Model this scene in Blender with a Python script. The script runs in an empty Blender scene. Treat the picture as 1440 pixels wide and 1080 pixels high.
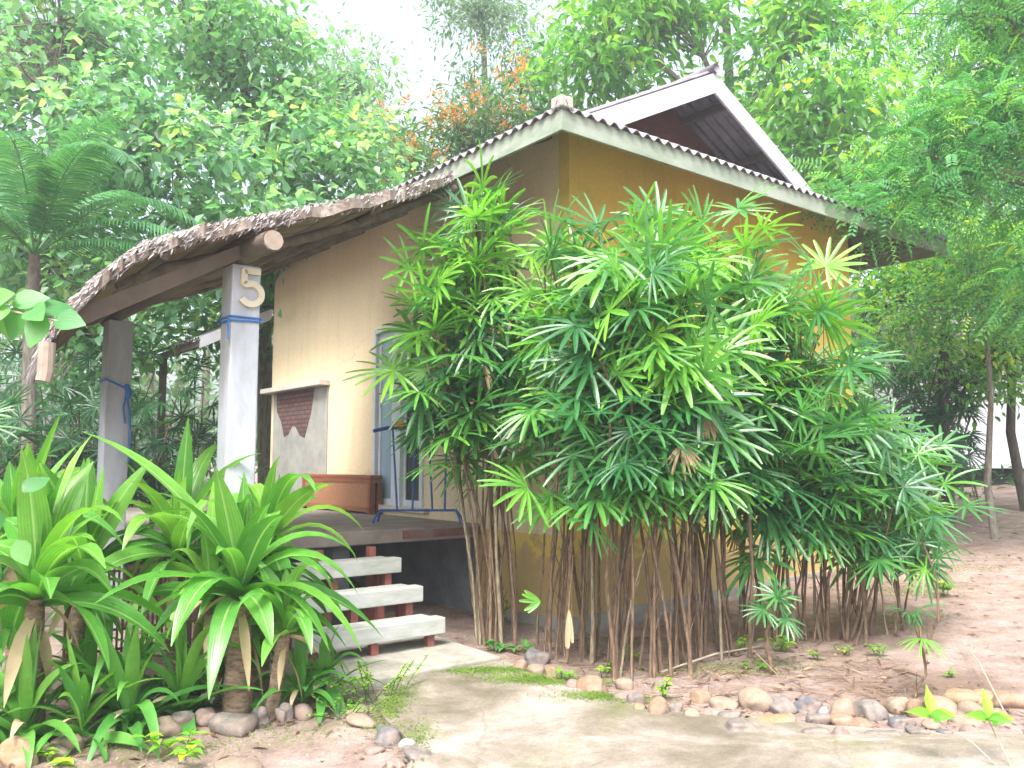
import bpy, math, random
import numpy as np
random.seed(7); rng = np.random.default_rng(11)
R = math.radians
scene = bpy.context.scene
COL = scene.collection

# ------------------------------------------------------------------ materials
def nt_new(name):
    m = bpy.data.materials.new(name); m.use_nodes = True
    nt = m.node_tree; nt.nodes.clear()
    return m, nt
def N(nt, t, **kw):
    n = nt.nodes.new(t)
    for k, v in kw.items():
        if k.startswith('i_'):
            n.inputs[k[2:].replace('_', ' ')].default_value = v
        else: setattr(n, k, v)
    return n
def ramp(nt, fac, stops):
    r = nt.nodes.new('ShaderNodeValToRGB')
    while len(r.color_ramp.elements) > 1: r.color_ramp.elements.remove(r.color_ramp.elements[-1])
    r.color_ramp.elements[0].position = stops[0][0]; r.color_ramp.elements[0].color = (*stops[0][1], 1)
    for p, c in stops[1:]:
        e = r.color_ramp.elements.new(p); e.color = (*c, 1)
    nt.links.new(fac, r.inputs[0]); return r.outputs[0]
def noise(nt, scale, detail=5, rough=.6, vec=None, stretch=None, dist=0):
    tc = nt.nodes.new('ShaderNodeTexCoord'); src = tc.outputs['Object']
    if stretch:
        mp = nt.nodes.new('ShaderNodeMapping'); mp.inputs['Scale'].default_value = stretch
        nt.links.new(src, mp.inputs[0]); src = mp.outputs[0]
    n = nt.nodes.new('ShaderNodeTexNoise'); n.inputs['Scale'].default_value = scale
    n.inputs['Detail'].default_value = detail; n.inputs['Roughness'].default_value = rough
    n.inputs['Distortion'].default_value = dist
    nt.links.new(src, n.inputs['Vector']); return n.outputs['Fac']
def mixc(nt, fac, a, b, mode='MIX'):
    m = nt.nodes.new('ShaderNodeMix'); m.data_type = 'RGBA'; m.blend_type = mode
    for s, v in ((0, fac), (6, a), (7, b)):
        if isinstance(v, (int, float)): m.inputs[s].default_value = v
        elif isinstance(v, tuple): m.inputs[s].default_value = (*v, 1)
        else: nt.links.new(v, m.inputs[s])
    return m.outputs[2]
def finish(nt, color, rough=.7, bump=None, bstr=.3, bdist=.01, spec=.4, trans=0, tcolor=None, metallic=0, coat=0):
    p = nt.nodes.new('ShaderNodeBsdfPrincipled'); o = nt.nodes.new('ShaderNodeOutputMaterial')
    if isinstance(color, tuple): p.inputs['Base Color'].default_value = (*color, 1)
    else: nt.links.new(color, p.inputs['Base Color'])
    if isinstance(rough, (int, float)): p.inputs['Roughness'].default_value = rough
    else: nt.links.new(rough, p.inputs['Roughness'])
    p.inputs['Specular IOR Level'].default_value = spec; p.inputs['Metallic'].default_value = metallic
    p.inputs['Coat Weight'].default_value = coat
    if bump is not None:
        b = nt.nodes.new('ShaderNodeBump'); b.inputs['Strength'].default_value = bstr; b.inputs['Distance'].default_value = bdist
        nt.links.new(bump, b.inputs['Height']); nt.links.new(b.outputs[0], p.inputs['Normal'])
    out = p.outputs[0]
    if trans:
        t = nt.nodes.new('ShaderNodeBsdfTranslucent')
        c = tcolor if tcolor is not None else color
        if isinstance(c, tuple): t.inputs[0].default_value = (*c, 1)
        else: nt.links.new(c, t.inputs[0])
        mx = nt.nodes.new('ShaderNodeMixShader'); mx.inputs[0].default_value = trans
        nt.links.new(out, mx.inputs[1]); nt.links.new(t.outputs[0], mx.inputs[2]); out = mx.outputs[0]
    nt.links.new(out, o.inputs[0])

def leaf_mat(name, stops, rough=.42, spec=.5, trans=.38, stripe=None, rib=None, tboost=1.5, coat=0, blotch=0):
    """colour runs along each leaf's own tone attribute"""
    m, nt = nt_new(name)
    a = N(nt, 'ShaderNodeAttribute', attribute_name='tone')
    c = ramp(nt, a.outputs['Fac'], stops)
    n = noise(nt, 9, 3)
    c = mixc(nt, .35, c, ramp(nt, n, [(.3, (.45, .5, .4)), (.7, (1.2, 1.2, 1.1))]), 'MULTIPLY')
    ac = N(nt, 'ShaderNodeAttribute', attribute_name='across')
    if stripe:
        k = ramp(nt, ac.outputs['Fac'], stripe[1]); c = mixc(nt, k, c, stripe[0])
    elif rib:
        k = ramp(nt, ac.outputs['Fac'], [(.44, (0, 0, 0)), (.5, (1, 1, 1)), (.56, (0, 0, 0))]); c = mixc(nt, k, c, rib)
    w = N(nt, 'ShaderNodeMath', operation='SINE'); w2 = N(nt, 'ShaderNodeMath', operation='MULTIPLY')
    nt.links.new(ac.outputs['Fac'], w2.inputs[0]); w2.inputs[1].default_value = 46
    nt.links.new(w2.outputs[0], w.inputs[0])
    if rib:
        w3 = N(nt, 'ShaderNodeMath', operation='SINE'); w4 = N(nt, 'ShaderNodeMath', operation='MULTIPLY'); nt.links.new(ac.outputs['Fac'], w4.inputs[0]); w4.inputs[1].default_value = 62; nt.links.new(w4.outputs[0], w3.inputs[0])
        c = mixc(nt, .5, c, ramp(nt, w3.outputs[0], [(0, (.66, .72, .6)), (.9, (1.12, 1.1, 1.1))]), 'MULTIPLY')
    if blotch: c = mixc(nt, ramp(nt, noise(nt, 17, 4, .7), [(.64, (0, 0, 0)), (.72, (blotch, blotch, blotch))]), c, (.32, .26, .07))
    tc = mixc(nt, 1.0, c, (tboost * 1.05, tboost * 1.1, tboost * .55), 'MULTIPLY')
    rg = N(nt, 'ShaderNodeMapRange'); nt.links.new(noise(nt, 14, 2), rg.inputs[0])
    rg.inputs[3].default_value = rough - .1; rg.inputs[4].default_value = rough + .15
    finish(nt, c, rg.outputs[0], w.outputs[0], .12, .004, spec, trans, tc, coat=coat)
    return m

def plain(name, color, rough=.6, var=.25, scale=6, bstr=.25, bdist=.006, spec=.4, stretch=None, c2=None, metallic=0, bscale=None):
    m, nt = nt_new(name)
    n = noise(nt, scale, 6, .65, stretch=stretch)
    lo = c2 if c2 else tuple(x * (1 - var) for x in color)
    c = ramp(nt, n, [(.32, lo), (.62, color)])
    finish(nt, c, rough, noise(nt, bscale or scale * 6, 6, .7, stretch=stretch), bstr, bdist, spec, metallic=metallic)
    return m

M = {}
def wall_mat(name, base, stain, dirt):
    m, nt = nt_new(name)
    n1 = noise(nt, 1.1, 6, .6, dist=.4); n2 = noise(nt, 2.2, 5, .6, stretch=(2.6, 2.6, .22)); n3 = noise(nt, 22, 6, .7)
    c = ramp(nt, n1, [(.35, base), (.62, stain)])
    c = mixc(nt, ramp(nt, n2, [(.54, (0, 0, 0)), (.76, (.4, .4, .4))]), c, dirt)
    c = mixc(nt, .3, c, ramp(nt, n3, [(.3, (.6, .6, .6)), (.7, (1.15, 1.15, 1.15))]), 'MULTIPLY')
    # mud splashed up from the ground, in its own ragged patches
    tc = N(nt, 'ShaderNodeTexCoord'); sp = N(nt, 'ShaderNodeSeparateXYZ'); nt.links.new(tc.outputs['Object'], sp.inputs[0])
    ad = N(nt, 'ShaderNodeMath', operation='MULTIPLY_ADD'); nt.links.new(noise(nt, 3.5, 6, .75), ad.inputs[0]); ad.inputs[1].default_value = -1.3; nt.links.new(sp.outputs[2], ad.inputs[2])
    c = mixc(nt, ramp(nt, ad.outputs[0], [(.0, (.6, .6, .6)), (.12, (0, 0, 0))]), c, (.30, .21, .15))
    vo = N(nt, 'ShaderNodeTexVoronoi', feature='DISTANCE_TO_EDGE'); vo.inputs['Scale'].default_value = .5; wn = nt.nodes.new('ShaderNodeTexNoise'); wn.inputs['Scale'].default_value = 2.5; wn.inputs['Detail'].default_value = 6
    nt.links.new(tc.outputs['Object'], wn.inputs['Vector']); nt.links.new(mixc(nt, .25, tc.outputs['Object'], wn.outputs['Color']), vo.inputs['Vector'])
    c = mixc(nt, ramp(nt, vo.outputs['Distance'], [(.0, (.22, .22, .22)), (.004, (0, 0, 0))]), c, (.30, .24, .15))
    finish(nt, c, .85, noise(nt, 60, 6, .7), .35, .004, .25)
    return m
M['ochre'] = wall_mat('ochre_render', (.76, .53, .12), (.64, .48, .12), (.38, .34, .11))
M['buff'] = wall_mat('buff_render', (.78, .63, .43), (.72, .58, .40), (.52, .44, .31))
M['plaster'] = plain('grey_plaster', (.34, .33, .30), .9, .3, 3, c2=(.22, .22, .21))
M['plinth'] = plain('plinth_grey', (.16, .17, .19), .9, .3, 4, c2=(.09, .10, .12))
M['fascia'] = plain('weathered_white_board', (.29, .325, .275), .7, .3, 2.2, c2=(.17, .215, .16), stretch=(1, 1, 3))
M['whiteboard'] = plain('white_board', (.50, .49, .56), .6, .2, 3, c2=(.38, .38, .42))
M['tread'] = plain('painted_concrete_tread', (.44, .44, .45), .75, .2, 3.5, c2=(.28, .31, .25), stretch=(1, 3, 3))
M['redpaint'] = plain('faded_red_paint', (.33, .10, .08), .75, .4, 10, c2=(.20, .08, .07))
M['gable'] = plain('red_brown_boards', (.14, .045, .035), .75, .35, 5, stretch=(1, 1, 6))
M['timber'] = plain('dark_timber', (.12, .09, .07), .8, .35, 8)
M['log'] = plain('barked_log', (.20, .155, .125), .85, .4, 9, c2=(.10, .075, .06), stretch=(1, .2, 1), bstr=.5)
M['logend'] = plain('sawn_log_end', (.31, .25, .20), .85, .3, 14)
M['post'] = plain('whitewashed_post', (.44, .46, .52), .85, .25, 5, c2=(.29, .31, .34), stretch=(1, 1, .4), bstr=.7)
M['cream'] = plain('cream_plaster', (.62, .57, .44), .8, .15, 12)
M['cord'] = plain('blue_cord', (.03, .17, .52), .5, .3, 60)
M['bluemetal'] = plain('blue_painted_metal', (.02, .10, .42), .35, .25, 20, bstr=.08)
M['brown'] = plain('brown_lacquered_wood', (.28, .10, .05), .55, .3, 5, stretch=(1, .3, 3))
M['lattice'] = plain('old_brown_slats', (.14, .075, .05), .8, .35, 8)
M['glassreflect'] = plain('painted_reflection_glass', (.30, .40, .50), .12, .2, 2, bstr=.02, spec=.8)  # bright sky reflection is put into the pale colour of this glass
M['roomdark'] = plain('unlit_room_dark', (.012, .018, .03), .08, .3, 2, bstr=.02, spec=.7)  # near-black colour paints the unlit room behind the door opening
M['frame'] = plain('painted_frame', (.55, .50, .44), .6, .2, 6)
M['sash'] = plain('white_sash', (.60, .64, .70), .5, .15, 6)
M['deck'] = plain('worn_deck_slab', (.27, .24, .22), .9, .35, 3.5, c2=(.17, .14, .13), bstr=.4)
M['white_wall'] = plain('white_wall', (.52, .52, .58), .8, .12, 2)
M['black'] = plain('underfloor_shade', (.015, .015, .02), .9, .2, 4)
M['yellow'] = plain('yellow_cloth', (.75, .42, .02), .7, .2, 20)
M['twig'] = plain('dry_twig', (.40, .34, .27), .85, .3, 12)
M['drystraw'] = leaf_mat('dry_straw', [(0, (.30, .22, .13)), (1, (.62, .50, .34))], .8, .2, .2, tboost=1)

# corrugated sheet
m, nt = nt_new('corrugated_fibre_cement')
n1 = noise(nt, 2.0, 6, .7); n2 = noise(nt, 30, 5, .7)
c = ramp(nt, n1, [(.35, (.13, .12, .14)), (.5, (.22, .20, .22)), (.68, (.34, .32, .35))])
c = mixc(nt, .35, c, ramp(nt, n2, [(.3, (.5, .5, .5)), (.7, (1.2, 1.2, 1.2))]), 'MULTIPLY')
finish(nt, c, .85, n2, .3, .004, .3); M['corr'] = m
# brick
m, nt = nt_new('exposed_brick')
tc = N(nt, 'ShaderNodeTexCoord'); mp = N(nt, 'ShaderNodeMapping'); mp.inputs['Rotation'].default_value = (0, R(90), 0)
sp = N(nt, 'ShaderNodeSeparateXYZ'); cb = N(nt, 'ShaderNodeCombineXYZ')
nt.links.new(tc.outputs['Object'], sp.inputs[0]); nt.links.new(sp.outputs[1], cb.inputs[0]); nt.links.new(sp.outputs[2], cb.inputs[1])
b = N(nt, 'ShaderNodeTexBrick'); nt.links.new(cb.outputs[0], b.inputs['Vector'])
for k, v in (('Scale', 1.0), ('Brick Width', .19), ('Row Height', .062), ('Mortar Size', .008)): b.inputs[k].default_value = v
b.inputs['Color1'].default_value = (.17, .09, .08, 1); b.inputs['Color2'].default_value = (.12, .07, .07, 1); b.inputs['Mortar'].default_value = (.05, .04, .045, 1)
finish(nt, mixc(nt, .4, b.outputs[0], ramp(nt, noise(nt, 12), [(.3, (.5, .5, .5)), (.7, (1.3, 1.3, 1.3))]), 'MULTIPLY'), .9, b.outputs['Fac'], -.6, .01, .2); M['brick'] = m
# thatch
m, nt = nt_new('thatch_top')
c = ramp(nt, noise(nt, 3, 6, .7, stretch=(1, 6, 1)), [(.3, (.10, .075, .06)), (.5, (.26, .21, .18)), (.7, (.48, .42, .38))])
finish(nt, c, .95, noise(nt, 10, 6, .8, stretch=(.4, 8, 1)), .9, .03, .1); M['thatch'] = m
m, nt = nt_new('thatch_under')
n1 = noise(nt, 6, 6, .7, stretch=(.35, 7, 1)); n2 = noise(nt, 1.3, 4, .6)
wv = N(nt, 'ShaderNodeTexWave'); wv.bands_direction = 'X'; wv.inputs['Scale'].default_value = 1.15; wv.inputs['Distortion'].default_value = 1.2; wv.inputs['Detail'].default_value = 3
tc = N(nt, 'ShaderNodeTexCoord'); nt.links.new(tc.outputs['Object'], wv.inputs[0])
c = ramp(nt, n1, [(.3, (.12, .075, .05)), (.5, (.24, .16, .115)), (.7, (.36, .26, .20))])
c = mixc(nt, ramp(nt, wv.outputs[0], [(.0, (.65, .65, .65)), (.18, (0, 0, 0))]), c, (.07, .05, .045))
c = mixc(nt, .4, c, ramp(nt, n2, [(.3, (.6, .6, .6)), (.7, (1.2, 1.2, 1.2))]), 'MULTIPLY')
finish(nt, c, .95, n1, .7, .02, .1); M['thatchunder'] = m
# bark
def bark(name, a, b_, st=(3, 3, .7), sc=9):
    m, nt = nt_new(name)
    n = noise(nt, sc, 7, .7, stretch=st)
    finish(nt, ramp(nt, n, [(.32, a), (.65, b_)]), .9, n, .8, .02, .2); return m
M['bark'] = bark('grey_bark', (.10, .085, .07), (.30, .27, .23))
M['barkdark'] = bark('dark_bark', (.035, .03, .028), (.13, .11, .09))
M['cane'] = bark('fibrous_cane', (.055, .035, .028), (.26, .18, .12), (6, 6, 1.2), 10)
M['canelight'] = bark('pale_cane', (.12, .10, .07), (.36, .30, .20), (6, 6, 1.2), 10)
M['dtrunk'] = bark('brown_stubby_trunk', (.10, .065, .045), (.34, .25, .18), (2, 2, 5), 8)
M['petiole'] = leaf_mat('petiole_green', [(0, (.05, .13, .02)), (1, (.16, .28, .05))], trans=.1)
# leaves
G = leaf_mat
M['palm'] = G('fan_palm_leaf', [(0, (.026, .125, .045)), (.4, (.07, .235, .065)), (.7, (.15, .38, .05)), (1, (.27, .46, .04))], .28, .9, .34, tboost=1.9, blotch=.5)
M['palmshade'] = G('shaded_fan_leaf', [(0, (.018, .085, .04)), (1, (.07, .24, .07))], .32, .8, .34)  # darker copy of the fan palm leaf, with shade put into its colour
M['dracaena'] = G('broad_strap_leaf', [(0, (.04, .17, .03)), (.5, (.10, .32, .05)), (1, (.25, .48, .07))], .3, .7, .36, rib=(.34, .54, .20), tboost=1.5, blotch=.5)
M['crinum'] = G('narrow_strap_leaf', [(0, (.03, .15, .03)), (.5, (.08, .27, .05)), (1, (.2, .42, .07))], .36, .5, .32, tboost=1.4, blotch=.6)
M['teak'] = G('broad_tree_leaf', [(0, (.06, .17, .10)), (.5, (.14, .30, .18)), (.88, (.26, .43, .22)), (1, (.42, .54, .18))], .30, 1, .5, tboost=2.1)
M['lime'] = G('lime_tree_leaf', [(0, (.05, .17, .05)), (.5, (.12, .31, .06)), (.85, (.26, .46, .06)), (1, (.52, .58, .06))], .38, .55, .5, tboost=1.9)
M['orangetree'] = G('mango_leaf', [(0, (.03, .10, .035)), (.6, (.07, .18, .05)), (1, (.16, .28, .07))], .36, .6, .4, tboost=1.7)
M['orangefl'] = G('orange_young_leaf', [(0, (.55, .20, .04)), (1, (.75, .38, .12))], .5, .4, .45, tboost=1.1)
M['feather'] = G('feathery_leaflet', [(0, (.045, .17, .075)), (.5, (.10, .31, .12)), (.85, (.22, .45, .10)), (1, (.40, .56, .08))], .42, .45, .45, tboost=1.8)
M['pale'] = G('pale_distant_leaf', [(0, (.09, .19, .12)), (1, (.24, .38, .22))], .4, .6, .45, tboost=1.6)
M['areca'] = G('feather_palm_leaf', [(0, (.03, .13, .06)), (.6, (.08, .25, .10)), (1, (.22, .40, .14))], .28, 1, .4)
M['variegated'] = G('variegated_leaf', [(0, (.06, .15, .05)), (1, (.12, .24, .10))], .5, .4, .3,
    stripe=((.62, .68, .50), [(0, (1, 1, 1)), (.16, (.8, .8, .8)), (.26, (0, 0, 0)), (.74, (0, 0, 0)), (.84, (.8, .8, .8)), (1, (1, 1, 1))]))
M['greyleaf'] = G('grey_green_leaf', [(0, (.10, .17, .12)), (1, (.22, .31, .24))], .55, .4, .3)
M['weed'] = G('weed_leaf', [(0, (.06, .22, .02)), (.6, (.16, .40, .04)), (1, (.46, .62, .05))], .5, .4, .45)
M['round'] = G('round_leaf', [(0, (.05, .22, .06)), (1, (.16, .38, .10))], .35, .6, .4)
M['litter'] = leaf_mat('litter_leaf', [(0, (.10, .06, .04)), (.5, (.22, .13, .09)), (1, (.42, .28, .18))], .8, .2, .1, tboost=1)
M['moss'] = plain('moss', (.17, .28, .03), .95, .5, 14, c2=(.08, .16, .02), bstr=.8, bdist=.02)
# dirt
m, nt = nt_new('pinkish_dirt')
n1 = noise(nt, .55, 6, .6); n2 = noise(nt, 4, 8, .72); n3 = noise(nt, 45, 6, .75); n4 = noise(nt, .8, 5, .65, dist=.6)
c = ramp(nt, n2, [(.3, (.19, .14, .12)), (.5, (.33, .25, .22)), (.7, (.46, .37, .34))])
c = mixc(nt, ramp(nt, n1, [(.5, (0, 0, 0)), (.68, (.75, .75, .75))]), c, (.16, .105, .075))
c = mixc(nt, ramp(nt, n4, [(.60, (0, 0, 0)), (.70, (.6, .6, .6))]), c, (.17, .19, .06))
c = mixc(nt, .55, c, ramp(nt, n3, [(.3, (.5, .5, .5)), (.7, (1.35, 1.3, 1.25))]), 'MULTIPLY')
bp = N(nt, 'ShaderNodeMath', operation='ADD'); nt.links.new(n2, bp.inputs[0]); nt.links.new(n3, bp.inputs[1])
finish(nt, c, .95, bp.outputs[0], .7, .03, .15); M['dirt'] = m
# path concrete
m, nt = nt_new('mossy_concrete')
n1 = noise(nt, 1.5, 7, .66, dist=.5); n2 = noise(nt, 9, 8, .75); n3 = noise(nt, 80, 5, .8); n4 = noise(nt, 1.1, 6, .7, dist=.8)
c = ramp(nt, n1, [(.35, (.15, .128, .095)), (.50, (.24, .205, .17)), (.64, (.36, .315, .285))])
c = mixc(nt, .6, c, ramp(nt, n2, [(.3, (.62, .6, .52)), (.7, (1.25, 1.25, 1.25))]), 'MULTIPLY')
c = mixc(nt, ramp(nt, n4, [(.53, (0, 0, 0)), (.66, (.6, .6, .6))]), c, (.12, .135, .035))
c = mixc(nt, .5, c, ramp(nt, n3, [(.3, (.45, .45, .45)), (.7, (1.4, 1.4, 1.4))]), 'MULTIPLY')
tc = N(nt, 'ShaderNodeTexCoord'); vo = N(nt, 'ShaderNodeTexVoronoi', feature='DISTANCE_TO_EDGE'); vo.inputs['Scale'].default_value = .55; wn = nt.nodes.new('ShaderNodeTexNoise'); wn.inputs['Scale'].default_value = 3; wn.inputs['Detail'].default_value = 7
nt.links.new(tc.outputs['Object'], wn.inputs['Vector']); nt.links.new(mixc(nt, .2, tc.outputs['Object'], wn.outputs['Color']), vo.inputs['Vector'])
c = mixc(nt, ramp(nt, vo.outputs['Distance'], [(.0, (.4, .4, .4)), (.006, (0, 0, 0))]), c, (.13, .11, .07))
finish(nt, c, .88, n2, .7, .015, .3); M['path'] = m
M['pad'] = plain('grey_concrete', (.36, .34, .30), .9, .3, 4, c2=(.20, .19, .15), bstr=.6)

STONE = {}
def stone_mat(col):
    k = tuple(col)
    if k not in STONE:
        m, nt = nt_new('river_stone')
        n1 = noise(nt, 6, 6, .65); n2 = noise(nt, 60, 5, .7)
        c = ramp(nt, n1, [(.3, tuple(x * .62 for x in col)), (.65, tuple(col))])
        c = mixc(nt, .5, c, ramp(nt, n2, [(.3, (.5, .5, .5)), (.7, (1.3, 1.3, 1.3))]), 'MULTIPLY')
        c = mixc(nt, ramp(nt, noise(nt, 11, 6, .7), [(.45, (0, 0, 0)), (.62, (.8, .8, .8))]), c, (.27, .20, .165))
        finish(nt, c, .92, noise(nt, 25, 8, .75), .6, .008, .2); STONE[k] = m
    return STONE[k]

# ------------------------------------------------------------------ mesh helpers
class MB:
    def __init__(s): s.v = []; s.f = []; s.n = 0; s.t = []; s.a = []
    def add(s, verts, faces, tone=None, across=None, mi=0):
        verts = np.asarray(verts, float).reshape(-1, 3); k = len(verts)
        s.v.append(verts)
        for fa in (faces if isinstance(faces, list) and len(faces) and isinstance(faces[0], np.ndarray) and faces[0].ndim == 2 else [np.asarray(faces)]):
            s.f.append((fa + s.n, mi))
        s.t.append(np.zeros(k) if tone is None else np.broadcast_to(tone, (k,)).astype(float))
        s.a.append(np.full(k, .5) if across is None else across); s.n += k
    def box(s, lo, hi, mi=0):
        x0, y0, z0 = lo; x1, y1, z1 = hi
        v = [(x0,y0,z0),(x1,y0,z0),(x1,y1,z0),(x0,y1,z0),(x0,y0,z1),(x1,y0,z1),(x1,y1,z1),(x0,y1,z1)]
        s.add(v, np.array([(0,3,2,1),(4,5,6,7),(0,1,5,4),(1,2,6,5),(2,3,7,6),(3,0,4,7)]), mi=mi); return s
    def prism(s, pts, ext, mi=0):
        """polygon pts (n,3) extruded by the vector ext"""
        p = np.array(pts, float); n = len(p); e = np.array(ext, float)
        v = np.vstack([p, p + e]); i = np.arange(n); j = (i + 1) % n
        s.add(v, [np.array([i[::-1]]), np.array([i + n]), np.stack([i, j, j + n, i + n], 1)], mi=mi); return s
    def tube(s, pts, rad, sides=8, tone=None, mi=0, jitter=0):
        p = np.array(pts, float); k = len(p); r = np.broadcast_to(rad, (k,)).astype(float)
        t = np.gradient(p, axis=0); t /= np.linalg.norm(t, axis=1)[:, None] + 1e-9
        ref = np.array([0, 0, 1.]) if abs(t[:, 2]).mean() < .8 else np.array([1., 0, 0])
        a = np.cross(t, ref); a /= np.linalg.norm(a, axis=1)[:, None] + 1e-9; b = np.cross(t, a)
        th = np.linspace(0, 2 * np.pi, sides, endpoint=False)
        rr = r[:, None] * (1 + (jitter * rng.normal(size=(k, sides)) if jitter else 0))
        v = p[:, None] + rr[..., None] * (np.cos(th)[None, :, None] * a[:, None] + np.sin(th)[None, :, None] * b[:, None])
        i, j = np.meshgrid(np.arange(k - 1), np.arange(sides), indexing='ij'); j2 = (j + 1) % sides
        q = np.stack([i*sides+j, i*sides+j2, (i+1)*sides+j2, (i+1)*sides+j], -1).reshape(-1, 4)
        s.add(v, [q, np.array([np.arange(sides)]), np.array([(k-1)*sides + np.arange(sides)[::-1]])], tone, mi=mi); return s
    def grid(s, P, mi=0, tone=None, flip=False):
        a, b = P.shape[:2]; i, j = np.meshgrid(np.arange(a-1), np.arange(b-1), indexing='ij')
        q = np.stack([i*b+j, (i+1)*b+j, (i+1)*b+j+1, i*b+j+1], -1).reshape(-1, 4)
        if flip: q = q[:, ::-1]
        s.add(P.reshape(-1, 3), q, tone, mi=mi); return s
    def blades(s, P, D, Nn, L, W, droop=0., K=4, prof=None, fold=.25, tone=0., mi=0, curl=None):
        """leaf strips: every blade is K steps long, three vertices wide, folded on its midrib"""
        P = np.atleast_2d(np.asarray(P, float)); n = len(P)
        f = lambda x: np.broadcast_to(x, (n,)).astype(float)
        D = np.broadcast_to(D, (n, 3)).astype(float); Nn = np.broadcast_to(Nn, (n, 3)).astype(float)
        L, W, droop, tone, fold = f(L), f(W), f(droop), f(tone), f(fold)
        D = D / (np.linalg.norm(D, axis=1)[:, None] + 1e-9)
        S = np.cross(D, Nn); S /= np.linalg.norm(S, axis=1)[:, None] + 1e-9
        if prof is None: prof = np.array([.25, .8, 1., .7, .04])
        prof = np.interp(np.linspace(0, 1, K + 1), np.linspace(0, 1, len(prof)), prof)
        out = np.zeros((n, K + 1, 3, 3)); c = P.copy()
        for j in range(K + 1):
            t = j / K
            d = D + np.array([0, 0, -1.]) * (droop * (t ** 1.1))[:, None]
            d /= np.linalg.norm(d, axis=1)[:, None] + 1e-9
            if j: c = c + d * (L / K)[:, None]
            nn = np.cross(S, d); w = W * prof[j]
            out[:, j, 1] = c
            out[:, j, 0] = c - S * (w / 2)[:, None] + nn * (fold * w)[:, None]
            out[:, j, 2] = c + S * (w / 2)[:, None] + nn * (fold * w)[:, None]
        base = (np.arange(n) * (K + 1) * 3)[:, None, None]
        j = np.arange(K)[None, :, None] * 3
        q1 = np.array([0, 1, 4, 3])[None, None]; q2 = np.array([1, 2, 5, 4])[None, None]
        q = np.concatenate([(base + j + q1).reshape(-1, 4), (base + j + q2).reshape(-1, 4)])
        ac = np.tile(np.array([0., .5, 1.]), n * (K + 1))
        s.add(out, q, np.repeat(tone, (K + 1) * 3), ac, mi); return s
    def build(s, name, mats, parent=None, smooth=False, bevel=0):
        me = bpy.data.meshes.new(name)
        if not isinstance(mats, (list, tuple)): mats = [mats]
        for m_ in mats: me.materials.append(m_)
        V = np.vstack(s.v); me.vertices.add(len(V)); me.vertices.foreach_set('co', V.ravel())
        loops = np.concatenate([f.ravel() for f, _ in s.f]).astype(np.int32)
        tot = np.concatenate([np.full(len(f), f.shape[1]) for f, _ in s.f]).astype(np.int32)
        mi = np.concatenate([np.full(len(f), k) for f, k in s.f]).astype(np.int32)
        me.loops.add(len(loops)); me.loops.foreach_set('vertex_index', loops)
        me.polygons.add(len(tot)); me.polygons.foreach_set('loop_start', np.concatenate([[0], np.cumsum(tot)[:-1]]).astype(np.int32))
        me.polygons.foreach_set('material_index', mi)
        me.polygons.foreach_set('use_smooth', np.full(len(tot), smooth))
        a = me.attributes.new('tone', 'FLOAT', 'POINT'); a.data.foreach_set('value', np.concatenate(s.t).astype(np.float32))
        a = me.attributes.new('across', 'FLOAT', 'POINT'); a.data.foreach_set('value', np.concatenate(s.a).astype(np.float32))
        me.update(calc_edges=True)
        o = bpy.data.objects.new(name, me); COL.objects.link(o)
        if parent: o.parent = parent
        if bevel:
            b = o.modifiers.new('bevel', 'BEVEL'); b.width = bevel; b.segments = 2; b.limit_method = 'ANGLE'
        return o
def tag(o, label=None, cat=None, group=None, kind=None):
    for k, v in (('label', label), ('category', cat), ('group', group), ('kind', kind)):
        if v: o[k] = v
    return o
def thing(name, loc, label, cat, rz=0, group=None):
    o = bpy.data.objects.new(name, None); COL.objects.link(o); o.location = loc; o.rotation_euler = (0, 0, rz)
    o.empty_display_size = .1
    return tag(o, label, cat, group)
def unit(v): v = np.asarray(v, float); return v / (np.linalg.norm(v, axis=-1, keepdims=True) + 1e-9)
def rdir(n): return unit(rng.normal(size=(n, 3)))

# ------------------------------------------------------------------ layout frame of the house
ANG = R(38.312); UX, UY = math.cos(ANG), math.sin(ANG); CX, CY = .5235, 7.5
def W(u, v, z=0): return np.array([CX + u*UX - v*UY, CY + u*UY + v*UX, z])
def hgt(x, y):
    t = .7 * (np.asarray(x, float) - .5) + .5 * (np.asarray(y, float) - 7)
    h = .082 * np.where(t > 0, t * t / (t + 1.0), 0)
    return np.minimum(h, 2.2)
def wob(x, y):
    return .012*np.sin(3.1*x+1.3*y)*np.sin(2.3*y-.7*x)+.008*np.sin(7.3*x-2*y)*np.sin(6.1*y+3*x)+.004*np.sin(17*x+3)*np.sin(15*y)

# ------------------------------------------------------------------ ground
ax = np.concatenate([-np.geomspace(250, 9, 22), np.arange(-8.5, 11, .1), np.geomspace(11.5, 260, 22)])
ay = np.concatenate([-np.geomspace(200, 3, 16), np.arange(-2.5, 17, .1), np.geomspace(17.5, 300, 24)])
X, Y = np.meshgrid(ax, ay, indexing='ij')
PATH = [W(-1.1, -.46)[:2], (.10, 6.10), (.34, 5.80), (.72, 5.35), (1.15, 5.08), (1.9, 4.86), (2.8, 4.70), (4.2, 4.55), (7, 4.4), (7, -3), (-1.6, -3), (-1.1, 1.5), (-.62, 3.6), (-.47, 4.45), (-.72, 5.0), (-.84, 5.35), (-.80, 5.75), W(-1.98, -.46)[:2]]
def inpoly(x, y, poly):
    c = np.zeros(np.shape(x), bool); n = len(poly)
    for i in range(n):
        (x1, y1), (x2, y2) = poly[i], poly[(i+1) % n]
        cond = ((y1 > y) != (y2 > y)) & (x < (x2-x1)*(y-y1)/(y2-y1+1e-12)+x1); c ^= cond
    return c
Z = hgt(X, Y) + wob(X, Y) * np.clip(2 - .01*np.abs(X), 0, 1)
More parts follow.
